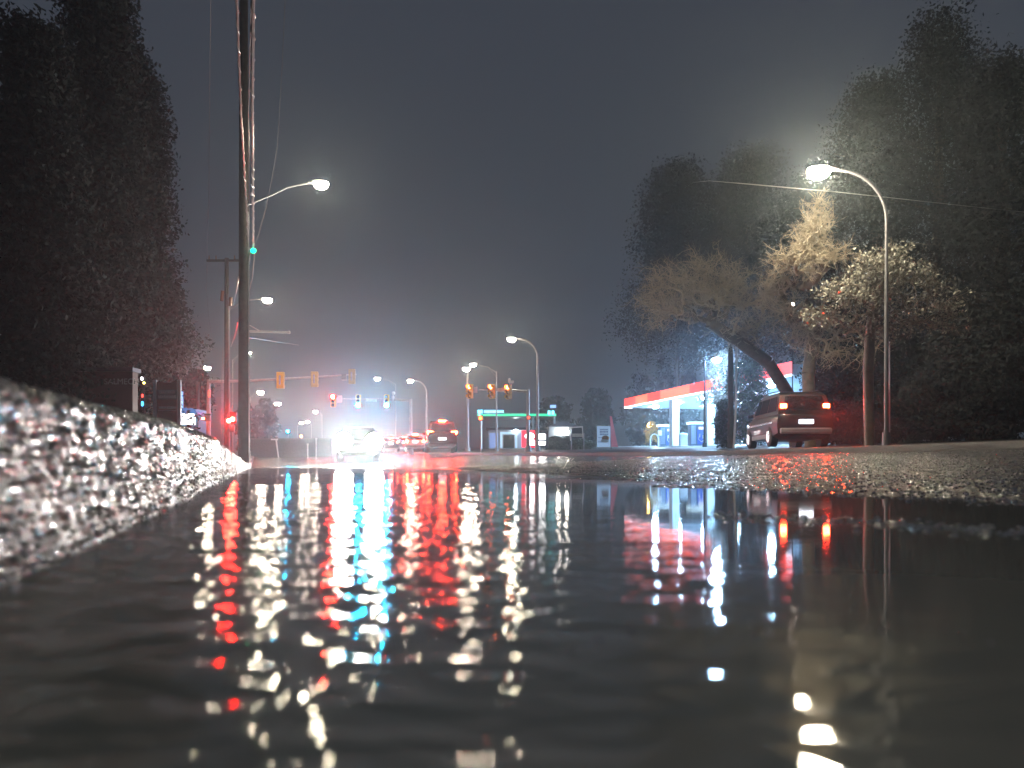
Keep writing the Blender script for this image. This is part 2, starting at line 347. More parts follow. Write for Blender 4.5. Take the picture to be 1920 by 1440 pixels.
# ------------------------------------------------------------------ street lamps
def lamp_head(root, tip, axis, lens_m, size=.55, lens=.26, parent=None, hm=None):
    lens *= 1.05; hm = hm or M['lamp_shell']
    """cobra-head luminaire at tip, pointing along axis (unit xy vector)"""
    rz = math.atan2(axis[1], axis[0]); c = Vector(tip)
    h = MB(); h.ell(c+Vector((axis[0]*-.12, axis[1]*-.12, .07)), (size*.60, size*.24, size*.12), 16, 6, -.2, 1., rz)
    h = h.build('lamp_head', hm or M['grey'], root, smooth=True)
    l = MB(); l.ell(c+Vector((axis[0]*.04, axis[1]*.04, .02)), (lens, lens*.8, lens*.72), 14, 6, -1., .25, rz)
    l.build('lens', lens_m, h, smooth=True)
    return h
def street_lamp(px, py, Y, ppx, label, style='davit', lens_m=None, size=.55, lens=.26, r=.09, group='street lamps along the road', tipY=None, m=None):
    b = base(ppx, Y); t = P(px, py, tipY or Y)-b; root = thing('street_lamp', label, 'street lamp', b, group=group); m = m or M['steel']
    axis = Vector((t.x, t.y, 0)); L = max(axis.length, .01); axis = axis/L
    H = t.z
    mb = MB(); mb.tube([(0, 0, 0), (0, 0, .35)], [r*1.9, r*1.7], 12); mb.build('base_cover', m, root, smooth=True)
    if style == 'davit':
        n = 12; k = min(L*.75, 1.9); pts = [(0, 0, .3), (0, 0, H*.45), (0, 0, H-k)]
        for i in range(1, n+1):
            a = math.pi/2*i/n; pts.append((axis.x*(1-math.cos(a))*k, axis.y*(1-math.cos(a))*k, H-k+math.sin(a)*k+.04))
        pts.append((axis.x*(L-.15), axis.y*(L-.15), H+.05))
        rs = [r, r*.85]+[r*.65]*(len(pts)-4)+[r*.4, r*.35]
        mb = MB().tube(pts, rs, 12); mb.build('pole', m, root, smooth=True)
    elif style == 'arm':
        mb = MB().tube([(0, 0, .3), (0, 0, H-.6)], [r, r*.6], 12); mb.build('pole', m, root, smooth=True)
        mb = MB().tube([(0, 0, H-.7), tuple(axis*L*.35+Vector((0, 0, H-.22))), tuple(axis*(L-.1)+Vector((0, 0, H+.05)))], [r*.5, r*.42, r*.35], 8)
        mb.tube([(0, 0, H-1.1), tuple(axis*L*.35+Vector((0, 0, H-.25)))], r*.25, 6); mb.build('arm', m, root, smooth=True)
    else:
        mb = MB().tube([(0, 0, .3), (t.x*.0, t.y*.0, H-.05)], [r, r*.6], 12); mb.build('pole', m, root, smooth=True)
        if L > .05: MB().tube([(0, 0, H-.1), (t.x, t.y, H+.04)], r*.4, 8).build('arm', m, root, smooth=True)
    lamp_head(root, t, axis if L > .05 else (1, 0), lens_m or M['lamp_warm'], size, lens)
    return root
street_lamp(1538, 322, 20.5, 1662, 'tall curved street lamp with the most dazzling light, above the bare trees', lens_m=M['lamp_hot'], lens=.30, r=.06, size=.7, m=M['pole_grey'])
street_lamp(960, 636, 59, 1008, 'curved street lamp on a tall bare pole behind the three orange signals', lens=.30, r=.12)
street_lamp(875, 692, 78, 877, 'street lamp sitting straight on top of its pole behind the orange signals', style='top', lens=.34, r=.16)
street_lamp(888, 684, 66, 931, 'street lamp with a slanting arm rising over the orange signals', style='arm', lens=.24, lens_m=M['lamp_far'])
street_lamp(770, 714, 89, 800, 'curved street lamp standing past the green signal mast', lens=.32, r=.15)
street_lamp(708, 710, 88, 742, 'street lamp glowing above the nearer green signal, its pole lost in haze', style='arm', lens=.30, r=.06)
street_lamp(464, 662, 70, 436, 'street lamp shining just beside the tall wooden pole, under the lit bracket', style='arm', lens=.26, r=.08)
street_lamp(388, 690, 60, 374, 'warm street lamp above the small dark tree', style='arm', lens=.24, r=.08, lens_m=M['lamp_warm'])
for k, (px, py, Y, pp, lab) in enumerate([
    (488, 736, 105, 470, 'small distant street lamp below the first yellow signal'),
    (514, 758, 128, 500, 'distant street lamp of a close pair, the lower one'),
    (521, 757, 131, 505, 'distant street lamp of a close pair, the higher one'),
    (504, 785, 165, 494, 'pinkish distant lamp beside the dark treetop near the wooden pole'),
    (592, 772, 150, 604, 'distant lamp alone in the haze below the grey signal'),
    (565, 793, 185, 558, 'tiny distant lamp over the blue green signal, one of two'),
    (577, 791, 190, 584, 'tiny distant lamp nearer the headlights, one of two')]):
    street_lamp(px, py, Y, pp, lab, style='arm', lens_m=M['lamp_far'], lens=.42, size=.9, r=.07, group='distant street lamps in the haze')
street_lamp(1343, 674, 60, 1321, 'dark slim lamp post with a blue white head in front of the fuel station', style='top', lens_m=M['lamp_blue'], lens=.34, r=.10, size=.7, group='fuel station lamps', m=M['dark_steel'])

# ------------------------------------------------------------------ utility poles and cables
b = base(457, 28); RA = b.copy()
up = thing('utility_pole', 'massive dark wooden utility pole with steel conduit beside the kerb', 'utility pole', b, group='wooden utility poles')
H = P(457, -60, 28).z-b.z
MB().tube([(0, 0, -.3), (0, 0, H)], [.20, .15], 16).build('shaft', M['wood'], up, smooth=True)
MB().tube([(.20, -.02, 0), (.19, -.02, H*.4), (.17, -.02, 9.4)], .032, 8).build('conduit', M['steel'], up, smooth=True)
lt = P(600, 346, 28)-b; aa = P(480, 383, 28)-b
arm = MB().tube([aa+Vector((-.3, 0, -.02)), (aa.x+.6, 0, aa.z+.35), (aa.x+1.15, 0, aa.z+.62), (aa.x+1.5, 0, aa.z+.70), (lt.x-.25, 0, lt.z+.07)], [.035, .033, .03, .028, .026], 8)
arm.build('lamp_arm', M['steel'], up, smooth=True)
lamp_head(up, lt, (1, 0), M['lamp_warm'], .62, .26)
br = MB().tube([P(458, 621, 28)-b, P(540, 623, 28)-b], .04, 8); br.tube([P(463, 607, 28)-b, P(486, 620, 28)-b], .02, 6)
br.ell(P(542, 623, 28)-b, (.06, .06, .06), 8, 6); br.build('bracket', M['white'], up, smooth=True)
ins = MB(); ins.tube([P(464, 466, 28)-b, P(476, 466, 28)-b], .05, 8); ins.build('cable_clamp', M['steel'], up)
MB().ell(P(475, 470, 27.7)-b, (.11, .06, .10), 10, 6).build('green_marker_lamp', lamp_mat('green_glow', (.0, .8, .35), 5), up, smooth=True)
b2 = base(425, 45); p2 = thing('utility_pole', 'slimmer dark wooden utility pole with a crossarm, standing beyond the massive one', 'utility pole', b2, group='wooden utility poles')
H2 = P(425, 484, 45).z-b2.z
MB().tube([(0, 0, -.3), (0, 0, H2)], [.16, .12], 14).build('shaft', M['wood'], p2, smooth=True)
MB().box((P(418, 486, 45).x-b2.x, 0, H2-.15), (1.95, .11, .13)).build('crossarm', M['wood'], p2)
MB().tube([(.17, -.02, 0), (.15, -.02, 9.5)], .035, 8).build('conduit', M['steel'], p2, smooth=True)
for px in (392, 405, 440): MB().tube([(P(px, 486, 45).x-b2.x, 0, H2-.08), (P(px, 486, 45).x-b2.x, 0, H2+.16)], [.05, .03], 8).build('insulator', M['insul'], p2, smooth=True)
q = MB(); q.tube([(-.26, -.1, H2-2.6), (-.2, -.1, H2-2.0)], .10, 10); q.build('transformer_fuse', M['insul'], p2, smooth=True)
q = MB(); q.tube([(.26, -.1, H2-2.9), (.3, -.1, H2-2.4)], .10, 10); q.build('transformer_fuse', M['insul'], p2, smooth=True)
lt = P(500, 563, 45)-b2
MB().tube([(.1, 0, lt.z-.6), (.9, 0, lt.z-.1), (1.6, 0, lt.z+.05), (lt.x-.2, 0, lt.z+.07)], .03, 8).build('lamp_arm', M['steel'], p2, smooth=True)
lamp_head(p2, lt, (1, 0), M['lamp_warm'], .62, .27)
def cable(name, pts, r, m, label, cat='cable', group=None, n=6, sag=0., twist=0.):
    out = []
    for (a, c) in zip(pts[:-1], pts[1:]):
        a = Vector(a); c = Vector(c); k = 14
        for i in range(k): 
            t = i/k; out.append(a.lerp(c, t)-Vector((0, 0, sag*4*t*(1-t))))
    out.append(Vector(pts[-1]))
    mb = MB(); mb.tube(out, r, n)
    if twist:
        tw = []; tot = 0
        for i in range(len(out)-1):
            for j in range(6):
                t = j/6; p = out[i].lerp(out[i+1], t); tot += (out[i+1]-out[i]).length/6; a = tot*twist
                tw.append(p+Vector((math.cos(a), 0, math.sin(a)))*r*1.1)
        mb.tube(tw, r*.55, 5)
    o = mb.build(name, m, smooth=True); tag(o, label, cat, group); return o
cable('overhead_cable', [P(476, -120, 12.2), P(473, 213, 17.4), P(475, 466, 27.9)], .034, M['cable'], 'thick twisted pink lit cable coming down to the green marker on the massive pole', group='overhead cables', twist=9)
cable('overhead_cable', [P(440, -120, 12.4), P(452, 213, 18.0), P(462, 380, 24), P(466, 466, 27.9)], .024, M['cable'], 'thinner twisted pink lit cable hugging the dark edge of the massive pole', group='overhead cables', twist=9)
cable('overhead_cable', [P(474, -120, 12.4), P(466, 213, 18.0), P(468, 400, 24.5), P(466, 468, 27.9)], .010, M['wire'], 'fine pale wire strung between the two pink lit cables', group='overhead cables')
cable('drop_cable', [P(477, 474, 27.7), P(473, 520, 28.2), P(463, 562, 28.4)], .022, M['cable'], 'pinkish cable dropping from the green marker to the pole edge', group='cables hung on the poles')
cable('drop_cable', [P(468, 474, 27.7), P(465, 500, 28.4), P(447, 520, 36), P(437, 572, 44.6)], .035, M['wire'], 'pale slack cable looping from the massive pole down to the slimmer pole', group='cables hung on the poles', sag=.1)
cable('drop_cable', [P(446, 604, 30), P(440, 630, 38), P(433, 650, 44.6)], .028, M['wire'], 'short pale cable looping low onto the slimmer pole', group='cables hung on the poles')
cable('drop_cable', [P(418, 652, 44.7), P(416, 700, 44.9), P(416, 828, 44.9)], .022, M['wire'], 'thin pale cable running down beside the slimmer pole to the ground', group='cables hung on the poles')
cable('power_line', [P(396, -80, 20), P(393, 180, 28), P(391, 400, 36), P(388, 484, 45)], .008, M['dull_wire'], 'faint thin line rising from the end of the crossarm', 'wire', 'thin power lines')
cable('power_line', [P(388, 484, 45), P(387, 540, 56), P(392, 600, 75), P(402, 660, 110)], .012, M['dull_wire'], 'faint thin line falling away beyond the crossarm', 'wire', 'thin power lines')
cable('power_line', [P(538, -90, 14.5), P(530, 100, 17), P(520, 275, 20), P(500, 385, 24), P(477, 462, 27.8)], .008, M['dull_wire'], 'faint curved line sweeping down to the green marker past the lamp arm', 'wire', 'thin power lines', sag=.05)
cable('guy_wire', [P(466, 633, 28.1), P(560, 647, 38)], .012, M['wire'], 'thin pale guy wire slanting away from the massive pole below its bracket', 'wire', 'thin power lines')
wp = [P(2020, 408, 27), P(1800, 385, 24), P(1690, 373, 22), P(1570, 360, 20), P(1480, 352, 19), P(1390, 344, 18.2), P(1330, 339, 18.5), P(1300, 342, 40), P(1285, 352, 100)]
o = MB().tube(wp, [.006, .006, .007, .011, .015, .012, .004, .002, .002], 6).build('power_line', mat('lit_streak_wire', (.8, .8, .78), .3, .3, var=.05), smooth=True)  # wire swollen and whitened near the lamp to draw its lit streak
tag(o, 'bright lit line crossing under the most dazzling lamp', 'wire', 'thin power lines')

# ------------------------------------------------------------------ traffic signals
def mast(px, Y, arm_pts, label, r=.13, pm=None, top=None, pedestal=None):
    b = base(px, Y); root = thing('signal_mast', label, 'signal mast', b, group='signal masts'); m = pm or M['steel']
    pts = [P(a, c, Y)-b for a, c in arm_pts]; zt = pts[0].z+.15 if top is None else top
    MB().tube([(0, 0, 0), (0, 0, zt)], [r*1.1, r*.8], 14).build('pole', m, root, smooth=True)
    MB().tube([(0, 0, 0), (0, 0, .4)], [r*1.9, r*1.5], 14).build('base_cover', m, root, smooth=True)
    pts[0].x = 0; MB().tube(pts, list(np.linspace(r*.75, r*.32, len(pts))), 10).build('mast_arm', m, root, smooth=True)
    return root
def signal(px, py, Y, face, label, body, lit=None, h=1.06, w=.42, visors=True, group='signal heads on the masts', side=None, backplate=False):
    """three-lens head; face = angle of its front (0: towards the camera, degrees anticlockwise from above)"""
    c = P(px, py, Y); root = thing('traffic_signal', label, 'traffic signal', c, R(face), group)
    hb = MB()
    for k in (1, 0, -1): hb.box((0, 0, k*h/3), (w, .24, h/3-.008))
    hb.box((0, .02, 0), (w*.9, .18, h*.99))
    hb.build('housing', body, root, bevel=.02)
    for k, n_ in ((1, 'red'), (0, 'amber'), (-1, 'green')):
        z = k*h/3; on = lit == n_
        m = {'red': M['sig_red'], 'green': M['sig_green'], 'amber': M['sig_red_dim']}[n_] if on else M['sig_off']
        if on and lit == 'red' and side == 'dim': m = M['sig_red_dim']
        l = MB(); l.tube([(0, -.125, z), (0, -.15, z)], [w*.36, w*.30], 14)
        l.build('lens', m, root, smooth=True)
        if visors:
            v = MB(); pin = []; n = 12; ro = w*.42; ri = w*.385; vs = []; fs = []
            for i in range(n+1):
                a = R(-35+250*i/n); ca, sa = math.cos(a), math.sin(a)
                for (rr, yy) in ((ro, -.12), (ro, -.34-.0*sa), (ri, -.34), (ri, -.12)): vs.append((rr*ca, yy, z+rr*sa))
            for i in range(n):
                for j in range(4): fs.append((i*4+j, i*4+(j+1) % 4, (i+1)*4+(j+1) % 4, (i+1)*4+j))
            v.add(vs, fs); v.build('visor', body if side != 'dim' else body, root, smooth=True)
    br = MB().box((0, .16, 0), (.08, .12, h*.55)); br.build('bracket', M['steel'], root)
    return root
mast(391, 49, [(391, 716), (450, 714.5), (516, 711), (590, 707), (668, 702)], 'signal mast with a long pale arm carrying three signal heads seen from behind', .14, pm=mat('pale_mast_paint', (.62, .60, .62), .4, .2, var=.1))
signal(526, 713, 48.8, 180, 'bright yellow signal head seen from behind on the long arm', M['yellow'], h=1.08, w=.48)
signal(590, 711, 48.8, 180, 'faded yellow middle signal head seen from behind on the long arm', mat('worn_yellow', (.66, .50, .22), .5, var=.15), h=1.0, w=.44)
signal(660, 706, 48.8, 180, 'dull grey beige signal head at the tip of the long arm', M['tan'], h=.98, w=.42)
r_ = thing('arm_camera', 'small grey detector box near the tip of the long arm', 'camera', P(645, 707, 48.8), group='detectors on the masts')
MB().box((0, 0, .02), (.30, .2, .34)).build('housing', M['grey'], r_, bevel=.02); MB().box((0, .1, -.16), (.34, .1, .1)).build('bracket', M['steel'], r_)
mast(770, 68, [(770, 751), (737, 749.5), (700, 748.5), (660, 748), (632, 747.5)], 'signal mast whose thin arm holds two green signals and a red one', .16)
signal(672, 752, 67.7, 0, 'signal showing green nearer the tip of the thin arm, next to the red one', M['yellow'], lit='green', h=1.15, w=.46)
signal(725, 752, 67.7, 0, 'signal showing green nearer the mast pole', M['yellow'], lit='green', h=1.15, w=.46)
signal(625, 752, 67.7, 0, 'signal showing red at the tip of the thin arm beside a pink sign', mat('orange_housing', (.7, .28, .05), .5), lit='red', h=1.1, w=.46)
o = MB().box(P(637, 748, 67.6), (.42, .04, .62)).build('turn_sign', mat('pink_sign_face', (.75, .5, .52), .5)); tag(o, 'small pink washed square sign beside the red signal', 'sign')
r_ = thing('detector', 'white camera detector standing on the thin arm near its pole', 'camera', P(737, 745, 67.7), group='detectors on the masts')
MB().box((0, 0, .0), (.2, .3, .2)).build('housing', M['white'], r_, bevel=.03); MB().tube([(0, 0, -.25), (0, 0, .3)], .05, 8).build('bracket', M['white'], r_); MB().ell((.05, 0, .38), (.16, .16, .16), 10, 6).build('dome', M['white'], r_, smooth=True)
o = MB().poly([P(686, 747, 67.6), P(706, 748.5, 67.6), P(706, 754, 67.6), P(686, 752.5, 67.6)], (0, .04, 0)).build('street_name_sign', mat('pale_blue_sign', (.5, .68, .74), .4)); tag(o, 'pale blue street name blade hanging between the two green signals', 'sign')
mast(990, 58, [(990, 734), (960, 732), (930, 731), (898, 730.5)], 'stout signal mast holding three orange heads over the crossing', .15)
for px, py, lab in ((880, 734, 'dull orange signal head with glowing red visor at the tip of the stout mast'), (921, 734, 'bright orange middle signal head with red visor on the stout mast'), (952, 735, 'bright orange signal head under the white camera on the stout mast')):
    signal(px+2, py, 57.7, -42, lab, M['yellow'], lit='red', side='dim', h=1.10, w=.42)
o = MB().box(P(892, 731, 57.7), (.26, .04, .46)).build('arm_sign', M['white']); tag(o, 'small white vertical sign between the first two orange signals', 'sign')
o = MB().box(P(940, 731, 57.7), (.62, .04, .28)).build('street_name_sign', mat('pale_green_sign', (.55, .72, .68), .4)); tag(o, 'pale green street name blade on the stout mast arm', 'sign')
r_ = thing('arm_camera', 'white twin camera on a stalk above the third orange signal', 'camera', P(956, 731, 57.7), group='detectors on the masts')
MB().tube([(0, 0, 0), (0, 0, .7)], .03, 8).build('stalk', M['white'], r_); MB().ell((-.04, 0, .72), (.11, .16, .2), 10, 6).build('housing', M['white'], r_, smooth=True); MB().box((.16, 0, .62), (.24, .2, .2), .4).build('housing', M['white'], r_, bevel=.03)
# pedestal signal with a pair of red lamps beside the kerb
b = base(435, 40); r_ = thing('pedestal_signal', 'short post signal glowing red twice beside the wooden poles', 'traffic signal', b)
hz = P(432, 783, 40).z-b.z
MB().tube([(0, 0, 0), (0, 0, hz-.5)], .055, 10).build('post', M['steel'], r_, smooth=True)
MB().box((.02, 0, hz-.62), (.24, .2, .34)).build('push_box', M['grey'], r_, bevel=.02)
MB().box((.03, .14, hz), (.36, .22, .62)).build('housing', M['dark_steel'], r_, bevel=.02)
for px, py in ((436, 786), (429, 789)):
    p = P(px, py, 40)-b; MB().tube([(p.x, .0, p.z), (p.x, -.03, p.z)], [.11, .09], 12).build('lens', M['sig_red'], r_, smooth=True)
# pole by the mast base: walk signal, cabinet
b = base(384, 47.5); r_ = thing('walk_signal', 'grey box walk signal with a small red lamp on the pale mast', 'pedestrian signal', P(391, 785, 48.8))
MB().box((0, -.12, 0), (.36, .2, .36)).build('housing', M['grey'], r_, bevel=.02); MB().box((0, -.12, .26), (.42, .16, .12)).build('hood', mat('dark_green_paint', (.03, .12, .08), .5), r_)
MB().box((-.28, -.16, .0), (.16, .04, .10), .5).build('lens', M['sig_red_dim'], r_)
o = MB().box(P(392.5, 738, 48.6), (.10, .04, .42)).build('red_pole_marker', lamp_mat('red_marker', (1, .05, .03), 5)); tag(o, 'narrow glowing red strip high on the pale mast', 'light')
def small_signal(px, py, Y, m, label, rr=.14, cat='pedestrian signal', ppx=None):
    c = P(px, py, Y); b = base(ppx or px, Y); r_ = thing('pedestrian_signal', label, cat, b); z = c.z-b.z
    MB().tube([(0, .15, 0), (0, .15, z)], .05, 8).build('post', M['steel'], r_, smooth=True)
    MB().box((c.x-b.x, .0, z), (rr*2.4, .18, rr*2.6)).build('housing', M['dark_steel'], r_, bevel=.02)
    MB().tube([(c.x-b.x, -.095, z), (c.x-b.x, -.12, z)], [rr, rr*.8], 12).build('lens', m, r_, smooth=True)
small_signal(901, 784, 56, lamp_mat('orange_hand', (1., .14, .03), 6), 'orange round pedestrian light below the teal sign', .16)
small_signal(991, 783, 57.5, lamp_mat('red_hand', (1., .06, .03), 4), 'red ringed pedestrian light on the stout mast pole', .12)
small_signal(540, 809, 110, M['sig_green'], 'distant low signal glowing blue green in the haze', .13, 'traffic signal')
small_signal(565, 818, 110, lamp_mat('amber_far', (1., .35, .1), 12), 'tiny amber light beside the distant blue green signal', .2, 'traffic signal')

# ------------------------------------------------------------------ vehicles (local: +y forward, origin on the ground)
def car(px, Y, heading, label, paint, H=1.72, L=4.6, W=1.86, tail=None, head=None, brake=True, kind='suv', plate=True, z=None, name='parked_car', group='cars on the road', head_h=None, tl=(.66, 1.02, .16, .13), hl_r=.13):
    b = base(px, Y); 
    if z is not None: b.z = z
    root = thing(name, label, 'car', b, R(heading), group); hw = W/2; hl = L/2; bl = 1.02*(H/1.72)   # belt line
    def ring(y, zb, zt, w):
        r_ = [(-w*.80, zb), (-w*.97, zb+.10), (-w, (zb+zt)/2), (-w*.97, zt-.12), (-w*.90, zt-.02), (-w*.5, zt), (w*.5, zt), (w*.90, zt-.02), (w*.97, zt-.12), (w, (zb+zt)/2), (w*.97, zb+.10), (w*.80, zb)]
        return [(x, y, zz) for x, zz in r_]
    body = MB().loft([ring(-hl, .48, bl-.12, hw*.88), ring(-hl+.07, .34, bl-.02, hw*.96), ring(-hl+.6, .26, bl+.02, hw), ring(0, .24, bl, hw), ring(hl*.52, .25, bl-.02, hw), ring(hl*.80, .27, bl-.10, hw*.97), ring(hl*.97, .33, bl-.24, hw*.86), ring(hl, .42, bl-.34, hw*.72)])
    body.build('body', paint, root, smooth=True)
    hb = hw*.93; ht = hw*.78
    st = [(-hl+.06, bl+.04, hb), (-hl+.30, H-.14, ht), (-hl+.55, H-.03, ht*.98), (0, H, ht*.98), (hl*.18, H-.05, ht*.97), (hl*.50, bl+.02, hb*.96)]
    def cring(y, zt, wt):
        t = (zt-bl)/(H-bl); wb = hb; x1 = wb+(wt-wb)
        return [(-wb, y, bl-.04), (-(wb*.3+wt*.7) if t > .3 else -wb, y, bl+(zt-bl)*.6), (-wt, y, zt-.03), (-wt*.86, y, zt), (wt*.86, y, zt), (wt, y, zt-.03), ((wb*.3+wt*.7) if t > .3 else wb, y, bl+(zt-bl)*.6), (wb, y, bl-.04)]
    MB().loft([cring(*q) for q in st]).build('cabin', paint, root, smooth=True)
    # windows, a few mm proud of the cabin
    for sx in (-1, 1):
        def sp(y, t, out=.012):
            x = hb+(ht-hb)*t; return (sx*(x+out), y, bl+.03+(H-bl-.12)*t)
        ys = [(-hl+.42, -hl*.42), (-hl*.38, hl*.02), (hl*.06, hl*.36)]
        for i, (ya, yb) in enumerate(ys):
            pts = [sp(ya+(0 if i else -.08), .08), sp(yb, .08), sp(yb-(.34 if i == 2 else 0), .86), sp(ya+(.0 if i else .12), .86)]
            MB().poly(pts, (-sx*.01, 0, 0)).build('side_window', M['glass'], root)
        MB().box((sx*(hw+.09), hl*.32, bl+.06), (.2, .12, .14)).build('mirror', paint, root, bevel=.03)
    MB().poly([(-hb*.80, -hl+.055, bl+.10), (hb*.80, -hl+.055, bl+.10), (ht*.80, -hl+.245, H-.20), (-ht*.80, -hl+.245, H-.20)], (0, .012, 0)).build('rear_window', M['glass'], root)
    MB().poly([(-hb*.84, hl*.515, bl+.06), (hb*.84, hl*.515, bl+.06), (ht*.84, hl*.235, H-.10), (-ht*.84, hl*.235, H-.10)], (0, -.012, .012)).build('windscreen', M['glass'], root)
    MB().box((0, -hl-.02, .50), (W*.88, .16, .20)).build('rear_bumper', M['grey'] if kind == 'near' else paint, root, bevel=.05)
    MB().box((0, hl-.02, .46), (W*.84, .16, .20)).build('front_bumper', paint, root, bevel=.05)
    MB().box((0, hl-.03, .68), (W*.44, .08, .14)).build('grille', M['black'], root)
    if kind == 'near':
        for sx in (-1, 1):
            MB().box((sx*(hw+.008), -.1, .80), (.02, L*.74, .07)).build('side_trim', M['chrome'], root, bevel=.005); MB().box((sx*(hw-.005), -.1, .36), (.05, L*.42, .16)).build('sill_cladding', M['grey'], root, bevel=.02)
            MB().tube([(sx*ht*.86, -hl*.7, H+.02), (sx*ht*.86, 0, H+.07), (sx*ht*.86, hl*.15, H+.0)], .022, 8).build('roof_rail', M['chrome'], root, smooth=True)
    for sy in (-1, 1):
        for sx in (-1, 1):
            c = Vector((sx*(hw-.10), sy*hl*.60, .345))
            w = MB().tube([c+Vector((-.12*sx, 0, 0)), c+Vector((.10*sx, 0, 0)), c+Vector((.125*sx, 0, 0))], [.345, .345, .30], 22); w_ = w.build('wheel', M['black'], root, smooth=True)
            MB().tube([c+Vector((.115*sx, 0, 0)), c+Vector((.14*sx, 0, 0))], [.225, .20], 18).build('rim', M['chrome'], w_, smooth=True)
    tx, tz, tw, th = tl
    for sx in (-1, 1):
        m = tail or M['sig_off']
        MB().box((sx*tx*W/1.86, -hl-.012+(.10 if tz > bl else 0), tz), (tw, .024, th)).build('tail_light', m, root, bevel=.01)
        MB().tube([(sx*.66*W/1.86, hl-.10, head_h or .74), (sx*.66*W/1.86, hl+.012, head_h or .74)], [hl_r*1.15, hl_r], 16).build('headlight', M['black'] if head else M['glass'], root, smooth=True)
        if head:
            hx = sx*.66*W/1.86; hh = head_h or .74; MB().poly([(hx+hl_r*.97*math.cos(a), hl+.016, hh+hl_r*.97*math.sin(a)) for a in np.linspace(0, 2*math.pi, 20, endpoint=False)], (0, .012, 0)).build('lens', head, [c for c in root.children if c.name.startswith('headlight')][-1])
    if brake and tail: MB().box((0, -hl+.24, H-.05), (.42, .05, .05)).build('brake_light', tail, root)
    if plate: MB().box((0, -hl-.06, .80), (.46, .02, .14)).build('number_plate', M['plate'], root)
    return root
# oncoming SUV with headlight lenses oversized to draw their glare; heading 180 = towards the camera
car(672, 35.2, 180+12, 'oncoming dark vehicle with two dazzling white headlights', M['dark_paint'], head=M['head'], H=1.62, name='oncoming_car', head_h=.86, hl_r=.39, z=P(672, 828, 33).z-.86)
car(826, 47.5, 8, 'dark red van with high brake light and wide glowing red tail lamps', M['red_paint'], H=1.95, tail=M['tail'], name='waiting_van', tl=(.72, 1.18, .34, .15), z=P(826, 846, 45.2).z-.05)
car(778, 66, 8, 'white hatchback with lit plate between the dark red van and the headlights', M['white_paint'], H=1.5, tail=M['tail_far'], name='waiting_car', z=P(778, 846, 64).z, tl=(.70, .86, .16, .12))
car(733, 84, 9, 'small distant car with red tail lamps close beside the dazzling headlights', M['dark_paint'], H=1.5, tail=M['tail_far'], name='waiting_car', z=P(733, 846, 82).z, tl=(.70, .95, .16, .12))
car(757, 104, 9, 'farther distant car with red tail lamps seen past the white hatchback', M['dark_paint'], H=1.7, tail=M['tail_far'], name='waiting_car', z=P(757, 842, 102).z, tl=(.70, 1.05, .16, .12))
car(700, 150, 9, 'tiny far car whose tail lamps show above the headlights', M['dark_paint'], H=1.7, tail=M['tail_far'], name='waiting_car', z=P(722, 826, 150).z)
car(1472, 26.6, -4.5, 'dark SUV pulling away past the bare trees with two red tail lamps', M['dark_paint'], H=1.85, L=4.7, tail=M['tail_near'], kind='near', name='departing_suv', tl=(.68, 1.32, .20, .13), brake=False, group=None)

# ------------------------------------------------------------------ fuel station under the red canopy
A = Vector((13.8, 91, 0)); e1 = Vector((.236, -.972, 0)); e2 = Vector((.972, .236, 0))
zs = P(1172, 765, 91).z
fs = thing('fuel_station_canopy', 'long flat fuel station canopy with glowing red fascia and blue lit underside', 'canopy', (A.x, A.y, gz(A.x, A.y)), math.atan2(e1.y, e1.x))
zg = gz(A.x, A.y); hs = zs-zg; LC = 34.; DC = 12.      # local +x runs along the fascia, +y is e2
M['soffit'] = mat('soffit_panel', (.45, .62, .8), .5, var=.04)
M['fascia_a'] = lamp_mat('red_fascia_light', (1., .026, .004), 2.6)
M['fascia_b'] = lamp_mat('orange_fascia_light', (1., .085, .022), 3.3)
M['fascia_end'] = lamp_mat('white_fascia_light', (.75, .9, 1.), 14)
M['strip'] = lamp_mat('white_strip_light', (.7, .86, 1.), 5)
M['downlight'] = lamp_mat('canopy_downlight', (.38, .68, 1.), 1500)
M['blue_white'] = mat('pale_column_paint', (.68, .78, .84), .4, var=.06)
n_ = 24; sv = []
for i in range(n_+1):
    for j in range(n_+1):
        p = A+e1*(-3+(LC+5)*i/n_)+e2*(-3+(DC+6)*j/n_); sv.append((p.x, p.y, gz(p.x, p.y)+.06))
sf = [(i*(n_+1)+j, (i+1)*(n_+1)+j, (i+1)*(n_+1)+j+1, i*(n_+1)+j+1) for i in range(n_) for j in range(n_)]
tag(MB().add(sv, sf).build('bounce_pavement', mat('bounce_concrete', (.34, .34, .33), .35, var=.1, vs=2), smooth=True), kind='structure')  # pale slab added to bounce the downlights up onto the soffit
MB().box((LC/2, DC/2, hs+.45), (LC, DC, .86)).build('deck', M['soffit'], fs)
nseg = 10
for i in range(nseg):
    x0 = LC*i/nseg; w = LC/nseg
    MB().box((x0+w/2, -.06, hs+.62), (w-.01, .1, .95)).build('fascia_panel', M['fascia_b'] if i in (1, 3, 4, 6) else M['fascia_a'], fs)
MB().box((LC/2, -.03, hs+.05), (LC, .08, .13)).build('light_strip', M['strip'], fs)
MB().box((-.08, .45, hs+.52), (.14, 1.0, 1.05)).build('end_panel', M['fascia_end'], fs, bevel=.03)
MB().box((-.06, DC/2+.5, hs+.52), (.1, DC-1.2, .9)).build('end_fascia', M['blue_white'], fs)
for (x_, y_) in ((3, 2.6), (9, 2.6), (15, 2.6), (21, 2.6), (27, 2.6), (4.5, 8.5), (12, 8.5), (20, 8.5), (28, 8.5)):
    MB().ell((x_, y_, hs), (.34, .34, .2), 14, 5, -1., 0.).build('downlight', M['downlight'], fs)
def station_pt(t, u): p = A+e1*t+e2*u; return p
